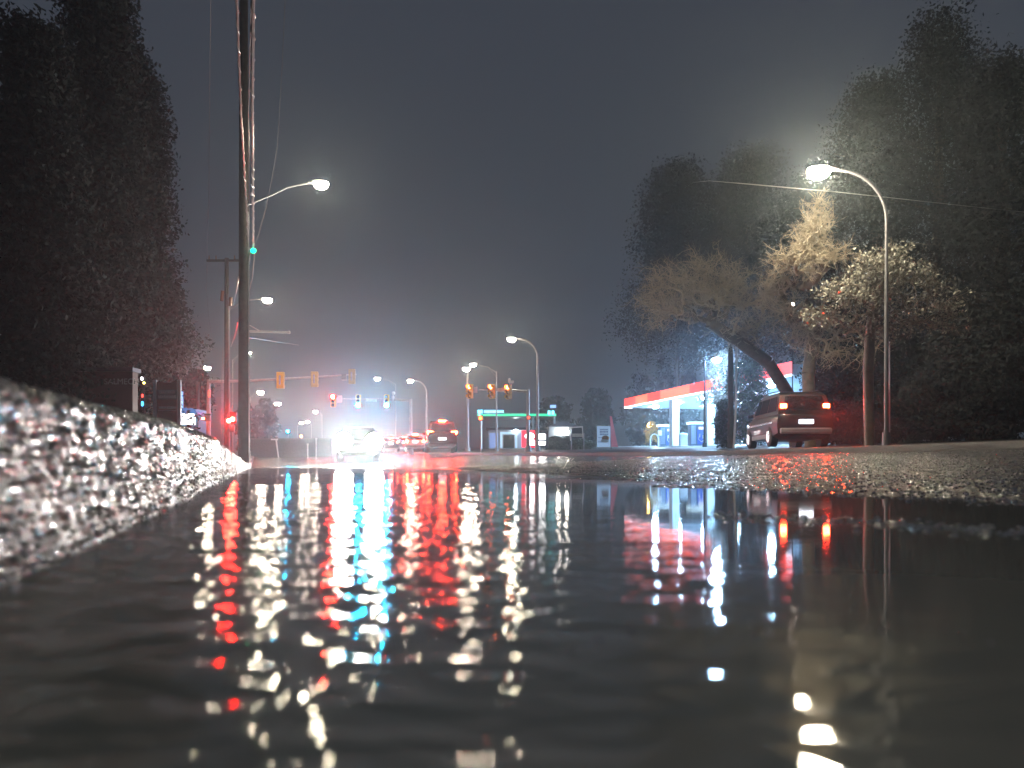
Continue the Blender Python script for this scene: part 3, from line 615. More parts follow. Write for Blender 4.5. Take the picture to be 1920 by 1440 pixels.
for (t, u, lab) in ((11.6, .85, 0), (19.2, .85, 1), (28, .85, 2)):
    p = station_pt(t, u); z0 = gz(p.x, p.y)-zg; lp = (t, u)
    c = MB().box((t, u, (hs+z0)/2), (.8, .8, hs-z0)).build('column', M['blue_white'], fs, bevel=.02)
    # black figure on the camera side
    text('7', .62, M['black'], c, (t+.405, u-.1, z0+3.1), (R(90), 0, R(90)), 'number', shear=.25)
    if lab == 0: MB().box((t+.41, u+.05, z0+1.45), (.02, .5, 1.)).build('notice', mat('notice_paper', (.5, .6, .58), .6, var=.25, vs=9), c)
def pump(px, Y, hpx, label):
    b = base(px, Y); r_ = thing('fuel_pump', label, 'fuel pump', b, R(6), 'fuel pumps'); h = 2.15
    MB().box((0, 0, h*.5), (1.5, .9, h)).build('cabinet', mat('pump_blue_grey', (.12, .22, .42), .4, var=.1), r_, bevel=.03)
    MB().box((.3, -.46, h*.42), (.78, .03, h*.7)).build('front_panel', lamp_mat('blue_pump_panel', (.02, .12, .75), .9), r_)
    MB().box((-.45, -.46, h*.52), (.5, .03, h*.85)).build('side_panel', mat('pump_pale', (.35, .48, .7), .4), r_)
    MB().box((0, 0, h+.12), (1.75, 1.1, .22)).build('top_light', lamp_mat('pump_top_light', (.6, .88, 1.), 2.2), r_, bevel=.03)
    MB().box((.3, -.48, h*.82), (.5, .03, .25)).build('price_display', lamp_mat('pump_display', (.8, .8, 1.), 1.5), r_)
    for dx, dz in ((.12, .48), (.48, .42)):
        MB().box((dx, -.52, h*dz), (.14, .08, .34)).build('nozzle', M['white'], r_, bevel=.02)
    hose = MB().tube([(.1, -.5, h*.55), (.0, -.6, h*.3), (.3, -.62, h*.18), (.55, -.58, h*.3), (.55, -.5, h*.5)], .03, 8); hose.build('hose', M['white'], r_, smooth=True)
pump(1248, 82, 38, 'blue fuel pump left of the first pale column, beside the white hoop'.replace('left of', 'next to'))
pump(1306, 74, 42, 'blue fuel pump under the white frame, by the second pale column')
b = base(1281, 78); r_ = thing('litter_bin', 'grey forecourt bin heaped between the two blue pumps', 'bin', b)
MB().box((0, 0, .6), (.8, .6, 1.15)).build('body', M['grey'], r_, bevel=.03); MB().ell((0, 0, 1.2), (.5, .4, .18), 12, 5, 0., 1.).build('lid', mat('bin_lid', (.3, .42, .55), .5), r_, smooth=True)
b = base(1227, 80); r_ = thing('hoop_guard', 'white arched hoop guard on the forecourt beside the pump', 'barrier', b)
MB().tube([(-.42, 0, 0), (-.42, 0, .8), (-.36, 0, 1.1), (-.2, 0, 1.3), (0, 0, 1.36), (.2, 0, 1.3), (.36, 0, 1.1), (.42, 0, .8), (.42, 0, 0)], .07, 10).build('hoop', M['blue_white'], r_, smooth=True)
r_ = thing('display_rack', 'small white lit box standing by the hoop guard', 'rack', base(1237, 80)); MB().box((0, 0, 1.45), (.4, .3, .55)).build('box', M['white'], r_, bevel=.05); MB().tube([(0, 0, 0), (0, 0, 1.3)], .05).build('post', M['steel'], r_)
b = base(1222, 100); r_ = thing('yellow_lamp', 'amber globe lamp shining through the small yellow tree', 'lamp', b); c = P(1224, 796, 98)-b
MB().tube([(0, 0, 0), (0, 0, c.z-.2)], .06).build('post', M['dark_steel'], r_); MB().ell((c.x, 0, c.z), (.35, .35, .3), 12, 8).build('globe', lamp_mat('amber_globe', (1., .50, .07), 420), r_, smooth=True)

# ------------------------------------------------------------------ roadside signs
def lines_on(parent, w, z0, rows, m, y=-.03, seed=1):
    rr = random.Random(seed)
    for (z, h, frac) in rows:
        mb = MB(); x = -w*frac/2
        while x < w*frac/2-h*.3:
            ww = h*(.45+rr.random()*.5); mb.box((x+ww/2, y, z0+z), (ww*.8, .012, h*(.8+.2*rr.random()))); x += ww
        mb.build('lettering', m, parent)
b = base(1083, 62); r_ = thing('framed_board', 'tilted dark notice board in a white frame on the hedge bank', 'sign board', b)
c = P(1083, 812, 62)-b
fr = MB(); W_, H_ = 1.05, .98
for (x_, z_, w_, h_) in ((0, H_/2, W_+.08, .09), (-W_/2, -.05, .09, H_+.1), (W_/2, -.0, .09, H_)): fr.box((x_, 0, c.z+z_), (w_, .06, h_))
fo = fr.build('frame', M['white'], r_); fo.rotation_euler = (0, R(-4), 0)
MB().box((0, .02, c.z), (W_-.08, .04, H_-.1)).build('panel', mat('board_dark', (.05, .06, .07), .4), r_)
MB().box((0, -.01, c.z-.18), (W_-.16, .02, .28)).build('text_panel', mat('board_strip', (.5, .5, .46), .5, var=.3, vs=14), r_)
MB().tube([(-W_/2, .05, 0), (-W_/2, .05, c.z)], .03).build('post', M['steel'], r_); MB().tube([(W_/2, .05, 0), (W_/2, .05, c.z)], .03).build('post', M['steel'], r_)
b = base(1132, 60); r_ = thing('poster_stand', 'pale blue upright poster with dark writing over a picture of a bun', 'poster', b)
z1 = P(1132, 799, 60).z-b.z; w_ = 25/F*60; z0_ = max(.08, P(1132, 838, 60).z-b.z)
MB().box((0, 0, (z1+z0_)/2), (w_, .06, z1-z0_)).build('poster_panel', lamp_mat('poster_face', (.32, .50, .78), .62), r_)  # poster face given a glow of its own
lines_on(r_, w_, z1, [(-.28, .12, .6), (-.46, .15, .62), (-.66, .13, .6)], mat('poster_ink', (.02, .07, .25), .5), -.04, 3)
MB().ell((.14, -.04, z0_+.72), (.30, .02, .20), 18, 8).build('bun_picture', mat('bun_brown', (.33, .2, .09), .6, var=.2, vs=20), r_, smooth=True)
MB().ell((.08, -.045, z0_+.48), (.33, .02, .14), 18, 8).build('wrap_picture', mat('wrap_white', (.6, .68, .7), .6, var=.1), r_, smooth=True)
lines_on(r_, w_*.4, z0_, [(.75, .05, .8), (.45, .05, .8), (.38, .05, .9)], mat('poster_ink_small', (.03, .12, .3), .5), -.04, 5)
for o_ in r_.children:
    if o_.name.startswith('lettering') and o_.data.materials[0].name.startswith('poster_ink_small'): o_.location.x = -w_*.28
b = base(1151, 60.5); r_ = thing('feather_flag', 'slim pink feather flag leaning behind the pale blue poster', 'flag', b)
pts = [P(px, py, 60.5)-b for px, py in ((1143.5, 780), (1147, 780.5), (1150, 795), (1154, 815), (1159, 838), (1146, 838), (1145, 800))]
MB().poly(pts, (0, .04, 0)).build('banner', mat('pink_cloth', (.75, .25, .33), .6, emit=(.75, .25, .33), es=.12), r_); MB().tube([(pts[5].x, .03, 0), (pts[0].x, .03, pts[0].z)], .025).build('mast', M['dark_steel'], r_)  # flag cloth made to glow faintly so it looks lit
# lit price pylon
b = base(1004, 70); r_ = thing('price_sign', 'lit roadside sign with white oval and square panels over red', 'sign', b)
def pane(px, py, w, h, m, name, Y=70, ell=False, parent=None):
    c = P(px, py, Y)-b; w = w/F*Y; h = h/F*Y
    if ell: MB().tube([(c.x, -.2, c.z), (c.x, -.24, c.z)], [1, 1], 20)
    mb = MB()
    if ell: mb.poly([(c.x+w/2*math.cos(a), -.16, c.z+h/2*math.sin(a)) for a in np.linspace(0, 2*math.pi, 20, endpoint=False)], (0, .05, 0))
    else: mb.box((c.x, -.13, c.z), (w, .05, h))
    mb.build(name, m, parent or r_, bevel=0 if ell else .02)
M['panel_lit'] = lamp_mat('sign_white', (1., .97, .97), 14); M['panel_red'] = lamp_mat('sign_red', (.9, .02, .05), 2.0)
cab = P(1003, 822, 70)-b
MB().box((cab.x-.62, 0, cab.z-.05), (1.25, .2, 1.6)).build('cabinet', M['panel_red'], r_, bevel=.03)
MB().box((cab.x+.72, 0, cab.z-.05), (1.1, .2, 1.6)).build('cabinet', M['dark_steel'], r_, bevel=.03)
pane(993, 818, 17, 12, M['panel_lit'], 'oval_panel', ell=True); pane(995, 830, 14, 9, M['panel_lit'], 'price_panel'); pane(1016, 819, 13, 10, M['panel_lit'], 'square_panel'); pane(1016, 831, 12, 7, M['panel_lit'], 'price_panel')
for dx in (-.9, .9): MB().tube([(cab.x+dx, 0, 0), (cab.x+dx, 0, cab.z-.5)], .07).build('post', M['steel'], r_)
# teal fascia station across the crossing
b = base(968, 96); r_ = thing('teal_canopy', 'far canopy with teal sign and a long green light line on blue white posts', 'canopy', b)
q0 = P(895, 778, 96)-b; q1 = P(1043, 778, 96)-b; px1 = 96/F
MB().box(((q0.x+q1.x)/2, 3, q0.z), (q1.x-q0.x, 6, .5)).build('deck', M['dark_steel'], r_)
MB().box(((q0.x+q1.x)/2, -.03, q0.z), (q1.x-q0.x, .06, 4.5*px1)).build('green_strip', lamp_mat('green_strip', (.02, .75, .36), 1.3), r_)
MB().box((q0.x+24*px1, -.1, q0.z+6*px1), (50*px1, .08, 9*px1)).build('sign_panel', lamp_mat('teal_sign', (.01, .16, .42), .55), r_)
lm = lamp_mat('cyan_letters', (.2, .9, 1.), 3.2)
for xa, xb, hh, zz in ((1, 10, 7, 6), (13, 34, 5, 6), (37, 49, 4.5, 6), (2, 6, 4, 1), (132, 137, 9, 4), (139, 144, 9, 4)):
    mb = MB(); x_ = xa
    rr = random.Random(int(xa*7))
    while x_ < xb-.5: ww = min(2.2+rr.random()*1.6, xb-x_); mb.box((q0.x+(x_+ww/2)*px1, -.18, q0.z+zz*px1), (ww*.86*px1, .05, hh*(.82+.18*rr.random())*px1)); x_ += ww
    mb.build('lettering', lm, r_)
for px in (902, 1000, 1040): 
    c = P(px, 800, 96)-b; MB().box((c.x, .3, q0.z/2), (.24, .24, q0.z)).build('post', lamp_mat('lit_post', (.45, .75, 1.), 1.2 if px == 902 else .15), r_)
o = MB().box(P(1037, 762, 97), (.75, .1, .38)).build('blue_sign_box', lamp_mat('blue_box', (.25, .45, 1.), 1.6)); tag(o, 'small blue lit box above the end of the green light line', 'sign')
# kiosk behind
b = base(948, 104); r_ = thing('station_shop', 'low pale shop with blue white lit front and dark doorway', 'building', b)
w0 = P(916, 838, 104)-b; w1 = P(992, 838, 104)-b; ww = w1.x-w0.x; hz = P(948, 806, 104).z-b.z
MB().box(((w0.x+w1.x)/2, 2, hz/2), (ww, 4, hz)).build('wall', mat('shop_wall', (.3, .34, .4), .6), r_); MB().box(((w0.x+w1.x)/2, 1.8, hz+.15), (ww+.6, 5, .3)).build('roof', M['dark_steel'], r_)
lw = lamp_mat('shop_front_light', (.5, .75, 1.), .95)
for pa, pb, ya, yb, m_, nm in ((918, 934, 812, 840, lamp_mat('poster_blue', (.2, .35, .75), .8), 'window'), (938, 942, 810, 840, lw, 'door_frame'), (966, 970, 808, 840, lw, 'door_frame'), (942, 966, 810, 814, lw, 'lintel_light'), (944, 964, 816, 840, M['glass'], 'door'), (972, 984, 812, 840, lamp_mat('window_dim', (.35, .5, .75), .6), 'window')):
    a_ = P(pa, yb, 104)-b; c_ = P(pb, ya, 104)-b; z_0 = max(.02, a_.z); MB().box(((a_.x+c_.x)/2, -.04, (z_0+c_.z)/2), (c_.x-a_.x, .06, c_.z-z_0)).build(nm, m_, r_)
MB().ell((P(967, 0, 104).x-b.x, -.3, P(0, 808, 104).z-b.z), (.26, .26, .26), 10, 8).build('door_lamp', lamp_mat('door_lamp', (.85, .95, 1.), 60), r_, smooth=True)
# little house with two lamps and hedge bank
b = base(1055, 92); r_ = thing('garage_building', 'small dim garage with two round wall lamps behind the hedge bank', 'building', b)
hz = P(0, 800, 92).z-b.z
MB().box((0, 2, hz/2), (3.4, 4, hz)).build('wall', mat('garage_wall', (.36, .4, .42), .7), r_); MB().poly([(-1.9, -.2, hz), (1.9, -.2, hz), (0, -.2, hz+.7)], (0, 4.4, 0)).build('roof', M['dark_steel'], r_)
for px in (1047, 1063): c = P(px, 809, 91.5)-b; MB().ell((c.x, -.15, c.z), (.24, .2, .22), 10, 8).build('wall_lamp', lamp_mat('wall_lamp', (1., .93, .8), 60), r_, smooth=True)
# left side signs
b = base(315, 20); r_ = thing('directory_sign', 'maroon roadside sign board with pale lettering between silver posts', 'sign', b); k = 20/F
zt = P(0, 712, 20).z-b.z
for px in (291, 336): MB().box(((px-315)*k, 0, zt/2), (.10, .09, zt)).build('post', mat('silver_post', (.45, .48, .52), .4, .3), r_, bevel=.02)
MB().box((-.02, .02, zt*.5+.2), (40*k, .06, zt-.5)).build('panel', mat('maroon_panel', (.14, .07, .075), .5, var=.15, vs=3), r_)
mid = P(0, 740, 20).z-b.z
MB().box((-.02, -.03, mid), (38*k, .02, .26)).build('blue_band', mat('blue_band', (.07, .09, .13), .5), r_)
lines_on(r_, 36*k, mid, [(.065, .085, .8), (-.06, .085, .95), (-.35, .06, .85), (-.43, .02, .9), (.33, .035, .4)], mat('pale_letters', (.6, .62, .66), .5), -.05, 8)
b = base(236, 22); r_ = thing('shop_building', 'low maroon shop front with a dim pale name over it', 'building', b); k = 22/F
z1 = P(0, 697, 22).z-b.z
MB().box((-1.45, .15, z1/2), (3.3, .3, z1)).build('wall', mat('maroon_wall', (.09, .05, .055), .7, var=.2, vs=2), r_)
MB().box((-1.45, .15, z1+.06), (3.4, .5, .12)).build('roof', M['dark_steel'], r_)
text('SALMECH', .24, mat('dim_letters', (.5, .5, .52), .5), r_, (P(229, 0, 22).x-b.x, -.03, P(0, 716, 22).z-b.z), (R(90), 0, 0), 'lettering')
b = base(268, 19); r_ = thing('string_light_post', 'slim post with white, amber, red and blue lights one over another', 'light', b); k = 19/F
MB().tube([(0, .05, 0), (0, .05, P(0, 706, 19).z-b.z)], .03).build('post', M['dark_steel'], r_)
for py, dx, h, c_, e_, nm in ((710, -1, 5, (1, 1, 1), 12, 'white_lamp'), (718, 3, 3.5, (1, .7, .15), 10, 'amber_lamp'), (742, 0, 6, (1, .08, .06), 3, 'red_lamp'), (757, 0, 8, (.05, .5, 1), 5, 'blue_lamp')):
    c = P(267+dx, py, 19)-b; MB().ell((c.x, 0, c.z), (.028, .028, h*k*.6), 8, 6).build(nm, lamp_mat(nm, c_, e_), r_, smooth=True)
b = base(356, 52); r_ = thing('lit_kiosk', 'small kiosk with rounded blue awning over blazing white windows', 'kiosk', b); k = 52/F
xa, xb = (336-356)*k, (372-356)*k; za = P(0, 776, 52).z-b.z; zb = P(0, 768, 52).z-b.z
MB().box(((xa+xb)/2, 1, za/2), (xb-xa, 2, za)).build('wall', mat('kiosk_wall', (.1, .25, .4), .5), r_)
dome = []
for i in range(13): a = math.pi*i/12; dome.append(((xa+xb)/2-(xb-xa)/2*1.05*math.cos(a), -.3, za+math.sin(a)*(zb-za+.12)))
MB().poly(dome, (0, 2.4, 0)).build('awning', lamp_mat('blue_awning', (.02, .22, .6), .7), r_)
for (pa, pb, ya, yb) in ((339, 364, 776, 781), (340, 366, 783, 796)): 
    a_ = P(pa, yb, 52)-b; c_ = P(pb, ya, 52)-b; MB().box(((a_.x+c_.x)/2, -.04, (a_.z+c_.z)/2), (c_.x-a_.x, .06, c_.z-a_.z)).build('window', lamp_mat('kiosk_window', (.9, .96, 1.), 7), r_)
MB().box(((342-356)*k, -.1, P(0, 752, 52).z-b.z), (.16, .1, 35*k)).build('blue_tube_light', lamp_mat('blue_tube', (.12, .45, 1.), 1.4), r_)
b = base(371, 56); r_ = thing('wooden_post', 'plain grey brown post under the small dark tree', 'post', b); MB().tube([(0, 0, 0), (0, 0, P(0, 716, 56).z-b.z)], .12, 10).build('shaft', mat('grey_wood', (.22, .21, .19), .7), r_)
# low wall and marker posts at the far side street
b = base(545, 72); r_ = thing('barrier_wall', 'long low grey concrete barrier with a coping paled as if lit at the far side street', 'barrier', b); k = 72/F
z1 = P(0, 824, 72).z-b.z
MB().box((0, .2, z1/2), (150*k, .3, z1)).build('wall', mat('grey_concrete', (.16, .17, .19), .8), r_); MB().box((0, .2, z1+.06), (150*k, .42, .12)).build('coping', mat('lit_coping', (.22, .22, .22), .7), r_)  # coping coloured paler than the wall for its lit top
for px, py0, py1, lab in ((593, 823, 842, 'tall white marker post by the low barrier'), (577, 833, 844, 'short white marker post by the low barrier'), (522, 824, 843, 'slanting white arrow marker at the start of the low barrier')):
    b = base(px, 66); z0_ = max(0, P(0, py1, 66).z-b.z); z1 = P(0, py0, 66).z-b.z; r_ = thing('marker_post', lab, 'marker post', b)
    MB().tube([(0, 0, 0), (.0 if px != 522 else -.2, 0, z1)], [.055, .07], 8).build('post', M['white'], r_, smooth=True)
    MB().box((0 if px != 522 else -.35, -.0, z1), (.16 if px != 522 else .6, .12, .12)).build('cap', M['white'], r_)
# utility pole in front of the fuel station and thin post by the near lamp
b = base(1370, 34); r_ = thing('utility_pole', 'dark wooden pole with pale conduit in front of the red canopy', 'utility pole', b, group='wooden utility poles'); k = 34/F
MB().tube([(0, 0, -.2), (0, 0, P(0, 640, 34).z-b.z)], [.15, .11], 12).build('shaft', M['wood'], r_, smooth=True)
MB().tube([(.10, -.14, .0), (.20, -.14, 2.), (.24, -.12, P(0, 645, 34).z-b.z)], .05, 8).build('conduit', mat('pale_conduit', (.5, .48, .46), .5), r_, smooth=True)
b = base(1668, 23); r_ = thing('thin_post', 'thin pale post just behind the near lamp pole', 'post', b); MB().tube([(0, 0, 0), (0, 0, P(0, 640, 23).z-b.z)], .022, 8).build('shaft', M['steel'], r_, smooth=True)
for px, py, Y, c_, lab in ((1653, 670, 48, (.25, .3, 1.), 'tiny blue lamp beside the near lamp pole'), (1692, 670, 52, (.4, .75, 1.), 'tiny pale blue lamp among the dark evergreens'), (1487, 570, 44, (1., .85, .7), 'tiny white lamp high between the bare trees')):
    b = base(px, Y); r_ = thing('small_lamp', lab, 'lamp', b); c = P(px, py, Y)-b
    MB().tube([(0, .1, 0), (0, .1, c.z)], .035, 8).build('post', M['dark_steel'], r_, smooth=True); MB().ell((0, 0, c.z), (.09, .09, .09), 8, 6).build('globe', lamp_mat('small_globe', c_, 50), r_, smooth=True)

# ------------------------------------------------------------------ trees
def grow(start, crowns, n, seed, r0, spread=1., wob=.12, twigs=3, tl=.35, thick=.0045):
    """branch skeleton reaching n points spread through ellipsoids; start = list of trunk points"""
    g = np.random.default_rng(seed); nodes = [Vector(p) for p in start]; par = [-1]+list(range(len(start)-1)); tg = []
    tot = sum(c[2] for c in crowns)
    for c, r, w in crowns:
        k = int(n*w/tot); d = g.normal(size=(k, 3)); d /= np.linalg.norm(d, axis=1)[:, None]; u = (g.random(k)**.45)[:, None]
        hub = (np.array(c)+d*u*np.array(r))[:max(6, k//5)]; sub = hub[g.integers(0, len(hub), k)]+np.clip(g.normal(size=(k, 3)), -2, 2)*np.array(r)*.13; tg.append(sub)
    T = np.concatenate(tg); top = np.array(nodes[-1]); T = T[np.argsort(np.linalg.norm(T-top, axis=1)+g.random(len(T))*.5)]
    arr = np.zeros((len(start)+len(T)*3+5, 3)); 
    for i, p in enumerate(nodes): arr[i] = p
    cnt = len(nodes); first = max(0, len(start)//2); tips = []
    P_ = list(par)
    for t in T:
        d = arr[first:cnt]-t; dist = np.sqrt((d**2).sum(1)); j = first+int(np.argmin(dist)); a = arr[j].copy(); L = dist[j-first]
        m_ = 3 if L > .5 else 2 if L > .2 else 1; prev = j
        for q in range(1, m_+1):
            p = a+(t-a)*q/m_
            if q < m_: p = p+g.normal(size=3)*L*wob
            p[2] += math.sin(math.pi*q/m_)*L*.06
            arr[cnt] = p; P_.append(prev); prev = cnt; cnt += 1
            if cnt >= len(arr): arr = np.concatenate([arr, np.zeros((2000, 3))])
        tips.append(prev)
    arr = arr[:cnt]; w = np.ones(cnt)
    for i in range(cnt-1, 0, -1): w[P_[i]] += w[i]
    rad = thick*w**.45; rad *= 1.; rad[:len(start)] = np.maximum(rad[:len(start)], np.linspace(r0, thick*5, len(start)))
    return arr, P_, rad, tips, g
def skeleton_mesh(name, arr, par, rad, ids, m, parent, extra=None, sides=4):
    A_ = []; B_ = []; ra = []; rb = []
    for i in ids:
        if par[i] < 0: continue
        A_.append(arr[par[i]]); B_.append(arr[i]); ra.append(min(rad[par[i]], rad[i]*1.5)); rb.append(rad[i])
    if extra is not None: 
        for a, b_, r1, r2 in extra: A_.append(a); B_.append(b_); ra.append(r1); rb.append(r2)
    A_ = np.array(A_); B_ = np.array(B_); ra = np.array(ra)[:, None]; rb = np.array(rb)[:, None]
    d = B_-A_; d /= np.maximum(np.linalg.norm(d, axis=1)[:, None], 1e-6); h = np.where(np.abs(d[:, 2:3]) < .9, np.array([[0, 0, 1.]]), np.array([[1., 0, 0]]))
    u = np.cross(d, h); u /= np.linalg.norm(u, axis=1)[:, None]; w = np.cross(d, u); V = []
    for k in range(sides):
        a = 2*math.pi*k/sides; V.append(A_+(u*math.cos(a)+w*math.sin(a))*ra)
    for k in range(sides):
        a = 2*math.pi*k/sides; V.append(B_+(u*math.cos(a)+w*math.sin(a))*rb)
    V = np.stack(V, 1); n = len(A_); f = np.array([(k, (k+1) % sides, sides+(k+1) % sides, sides+k) for k in range(sides)])
    F_ = (f[None]+(2*sides)*np.arange(n)[:, None, None]).reshape(-1, 4)
    return np_mesh(name, V.reshape(-1, 3), F_, m, parent, smooth=True)
def leaf_cloud(name, centers, per, rad, size, m, parent, seed=1, flat=.5):
    g = np.random.default_rng(seed); n = len(centers)*per; c = np.repeat(np.asarray(centers), per, 0)+np.clip(g.normal(size=(n, 3)), -1.7, 1.7)*rad*np.array([1., 1., .75])
    a = g.normal(size=(n, 3)); a /= np.linalg.norm(a, axis=1)[:, None]; b_ = g.normal(size=(n, 3)); b_ -= (a*b_).sum(1)[:, None]*a; b_ /= np.linalg.norm(b_, axis=1)[:, None]
    s1 = (size*g.uniform(.6, 1.4, n))[:, None]; s2 = s1*flat
    V = np.stack([c-a*s1, c+b_*s2, c+a*s1, c-b_*s2], 1); F_ = np.arange(n*4).reshape(n, 4)
    return np_mesh(name, V.reshape(-1, 3), F_, m, parent)
def bare_tree(px, Y, trunk, crowns, n, label, seed, m, r0=.2, twig=2, tl=.3, thick=.0045, leaves=None, name='bare_tree', group=None):
    b = base(px, Y); r_ = thing(name, label, 'tree', b, group=group)
    st = [(P(*q)-b) for q in trunk]; st[0] = Vector((st[0].x, st[0].y, -.1))
    # resample the trunk
    pts = []
    for a, c in zip(st[:-1], st[1:]):
        for i in range(4): pts.append(a.lerp(c, i/4))
    pts.append(st[-1])
    cr = []
    for (cx, cyy, cY, rx, rz, w) in crowns:
        c = P(cx, cyy, cY)-b; k = cY/F; cr.append((tuple(c), (rx*k, max(rx, rz)*k*.8, rz*k), w))
    arr, par, rad, tips, g = grow(pts, cr, n, seed, r0, thick=thick)
    nt = len(pts); big = [i for i in range(len(arr)) if rad[i] >= thick*12 or i < nt]; bs_ = set(big); small = [i for i in range(len(arr)) if i not in bs_]
    ex = []
    for t in tips:
        d0 = arr[t]-arr[par[t]]; d0 /= max(np.linalg.norm(d0), 1e-6)
        for _ in range(twig):
            d = d0+g.normal(size=3)*.55; d[2] += .25; d /= np.linalg.norm(d); L = tl*g.uniform(.4, 1.2); mid = arr[t]+d*L*.5+g.normal(size=3)*L*.08; e = mid+(d+g.normal(size=3)*.3)*L*.5
            ex.append((arr[t], mid, thick*.9, thick*.7)); ex.append((mid, e, thick*.7, thick*.4)); e2_ = mid+(d+g.normal(size=3)*.8)*L*.35; ex.append((mid, e2_, thick*.6, thick*.35))
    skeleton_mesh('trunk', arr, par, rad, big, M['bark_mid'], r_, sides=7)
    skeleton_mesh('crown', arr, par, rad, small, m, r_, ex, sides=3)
    if leaves:
        per, rd, sz, lm_ = leaves; leaf_cloud('foliage', [arr[t] for t in tips], per, rd, sz, lm_, r_, seed)
    return r_
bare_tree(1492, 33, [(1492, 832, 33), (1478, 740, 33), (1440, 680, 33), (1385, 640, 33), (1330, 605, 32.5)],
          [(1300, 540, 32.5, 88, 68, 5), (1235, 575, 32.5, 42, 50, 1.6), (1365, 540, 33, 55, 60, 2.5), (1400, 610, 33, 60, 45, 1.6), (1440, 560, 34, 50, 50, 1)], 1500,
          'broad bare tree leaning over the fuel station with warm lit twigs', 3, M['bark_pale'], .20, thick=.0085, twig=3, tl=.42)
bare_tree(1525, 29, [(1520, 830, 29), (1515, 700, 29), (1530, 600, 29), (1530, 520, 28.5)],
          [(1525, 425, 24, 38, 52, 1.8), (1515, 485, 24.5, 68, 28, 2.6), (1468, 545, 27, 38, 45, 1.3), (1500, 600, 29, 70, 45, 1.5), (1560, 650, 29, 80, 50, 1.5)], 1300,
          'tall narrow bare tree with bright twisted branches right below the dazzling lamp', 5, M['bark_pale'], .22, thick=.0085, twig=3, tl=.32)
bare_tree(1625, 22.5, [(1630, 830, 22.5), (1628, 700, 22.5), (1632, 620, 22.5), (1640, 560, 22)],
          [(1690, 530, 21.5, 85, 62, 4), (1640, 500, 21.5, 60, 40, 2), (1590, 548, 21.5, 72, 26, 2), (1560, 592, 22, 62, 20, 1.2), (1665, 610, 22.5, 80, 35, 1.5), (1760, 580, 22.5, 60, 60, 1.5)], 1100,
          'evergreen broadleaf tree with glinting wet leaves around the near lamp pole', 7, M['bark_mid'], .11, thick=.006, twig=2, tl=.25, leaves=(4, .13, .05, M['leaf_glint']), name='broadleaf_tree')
def leafy(px, Y, top, wpx, label, seed, m=None, size=.16, n=260, per=46, shape='round', name='evergreen_tree', bottom=.12, trunk=.22, group=None, rad=.42, cat='tree'):
    b = base(px, Y); r_ = thing(name, label, cat, b, group=group); H = P(px, top, Y).z-b.z; W = wpx/F*Y/2; g = np.random.default_rng(seed)
    br = MB().tube([(0, 0, -.1), (.0, 0, H*.5), (0, 0, H*.88)], [trunk, trunk*.7, trunk*.25], 8); cs = []
    for i in range(n):
        t = bottom+(1-bottom)*g.random()**(.9 if shape == 'round' else 1.15)
        prof_ = (math.sin(math.pi*min(1, .12+.86*t))**.6) if shape == 'round' else (1.02-t)**.85*(.75+.25*math.sin(t*31+seed))
        a = g.random()*6.283; lump = .78+.22*math.sin(a*3+seed)+.16*math.sin(t*17+a*2); rr = W*prof_*lump*g.random()**.4
        if shape == 'cone': t = (math.floor(t*13)+.5+.35*g.random())/13; prof_ = (1.04-t)**.85*(.7+.5*((i*7) % 5)/5); rr = W*prof_*(.25+.75*g.random()**.6)
        cs.append((rr*math.cos(a), rr*math.sin(a), H*t-(0 if shape == 'round' else rr*.30)))
        if i % 9 == 0 and H > 1.5: br.tube([(0, 0, max(.1, H*t-rr*.5)), cs[-1]], [trunk*.22, trunk*.06], 5)
    br.build('trunk', M['bark_dark'], r_)
    leaf_cloud('crown', cs, per, H*.012+rad*W*.28, size, m or M['leaf_dark'], r_, seed)
    return r_
# big conifers, left
leafy(185, 27, -30, 300, 'tallest dark conifer at the kerb side, its top out of sight', 21, shape='cone', size=.085, n=460, per=150, trunk=.4, group='dark conifers by the kerb')
leafy(250, 34, 120, 165, 'dark conifer with a branch thrust out towards the wooden poles', 22, size=.095, n=380, per=130, trunk=.35, group='dark conifers by the kerb', bottom=.3)
leafy(60, 22, 60, 330, 'dark conifer nearest the kerb end with low drooping boughs', 23, shape='cone', size=.085, n=420, per=140, trunk=.35, group='dark conifers by the kerb')
leafy(300, 70, 545, 170, 'low dark evergreen behind the maroon sign', 24, size=.2, n=240, per=60, group='low evergreens behind the signs', bottom=.05)
leafy(240, 66, 470, 160, 'rounded dark evergreen behind the maroon shop front', 25, size=.2, n=240, per=60, group='low evergreens behind the signs', bottom=.05)
leafy(372, 57.5, 700, 62, 'small dark tree under the warm street lamp', 26, size=.16, n=130, per=36, bottom=.55, name='small_tree')
leafy(498, 120, 752, 46, 'hazy dark tree beyond the wooden poles beside the distant lamps', 27, size=.35, n=150, per=30, bottom=.1, name='distant_tree', group='trees lost in the haze')
leafy(460, 100, 760, 40, 'hazy narrow tree half hidden by the massive pole', 28, size=.3, n=120, per=30, bottom=.1, name='distant_tree', group='trees lost in the haze')
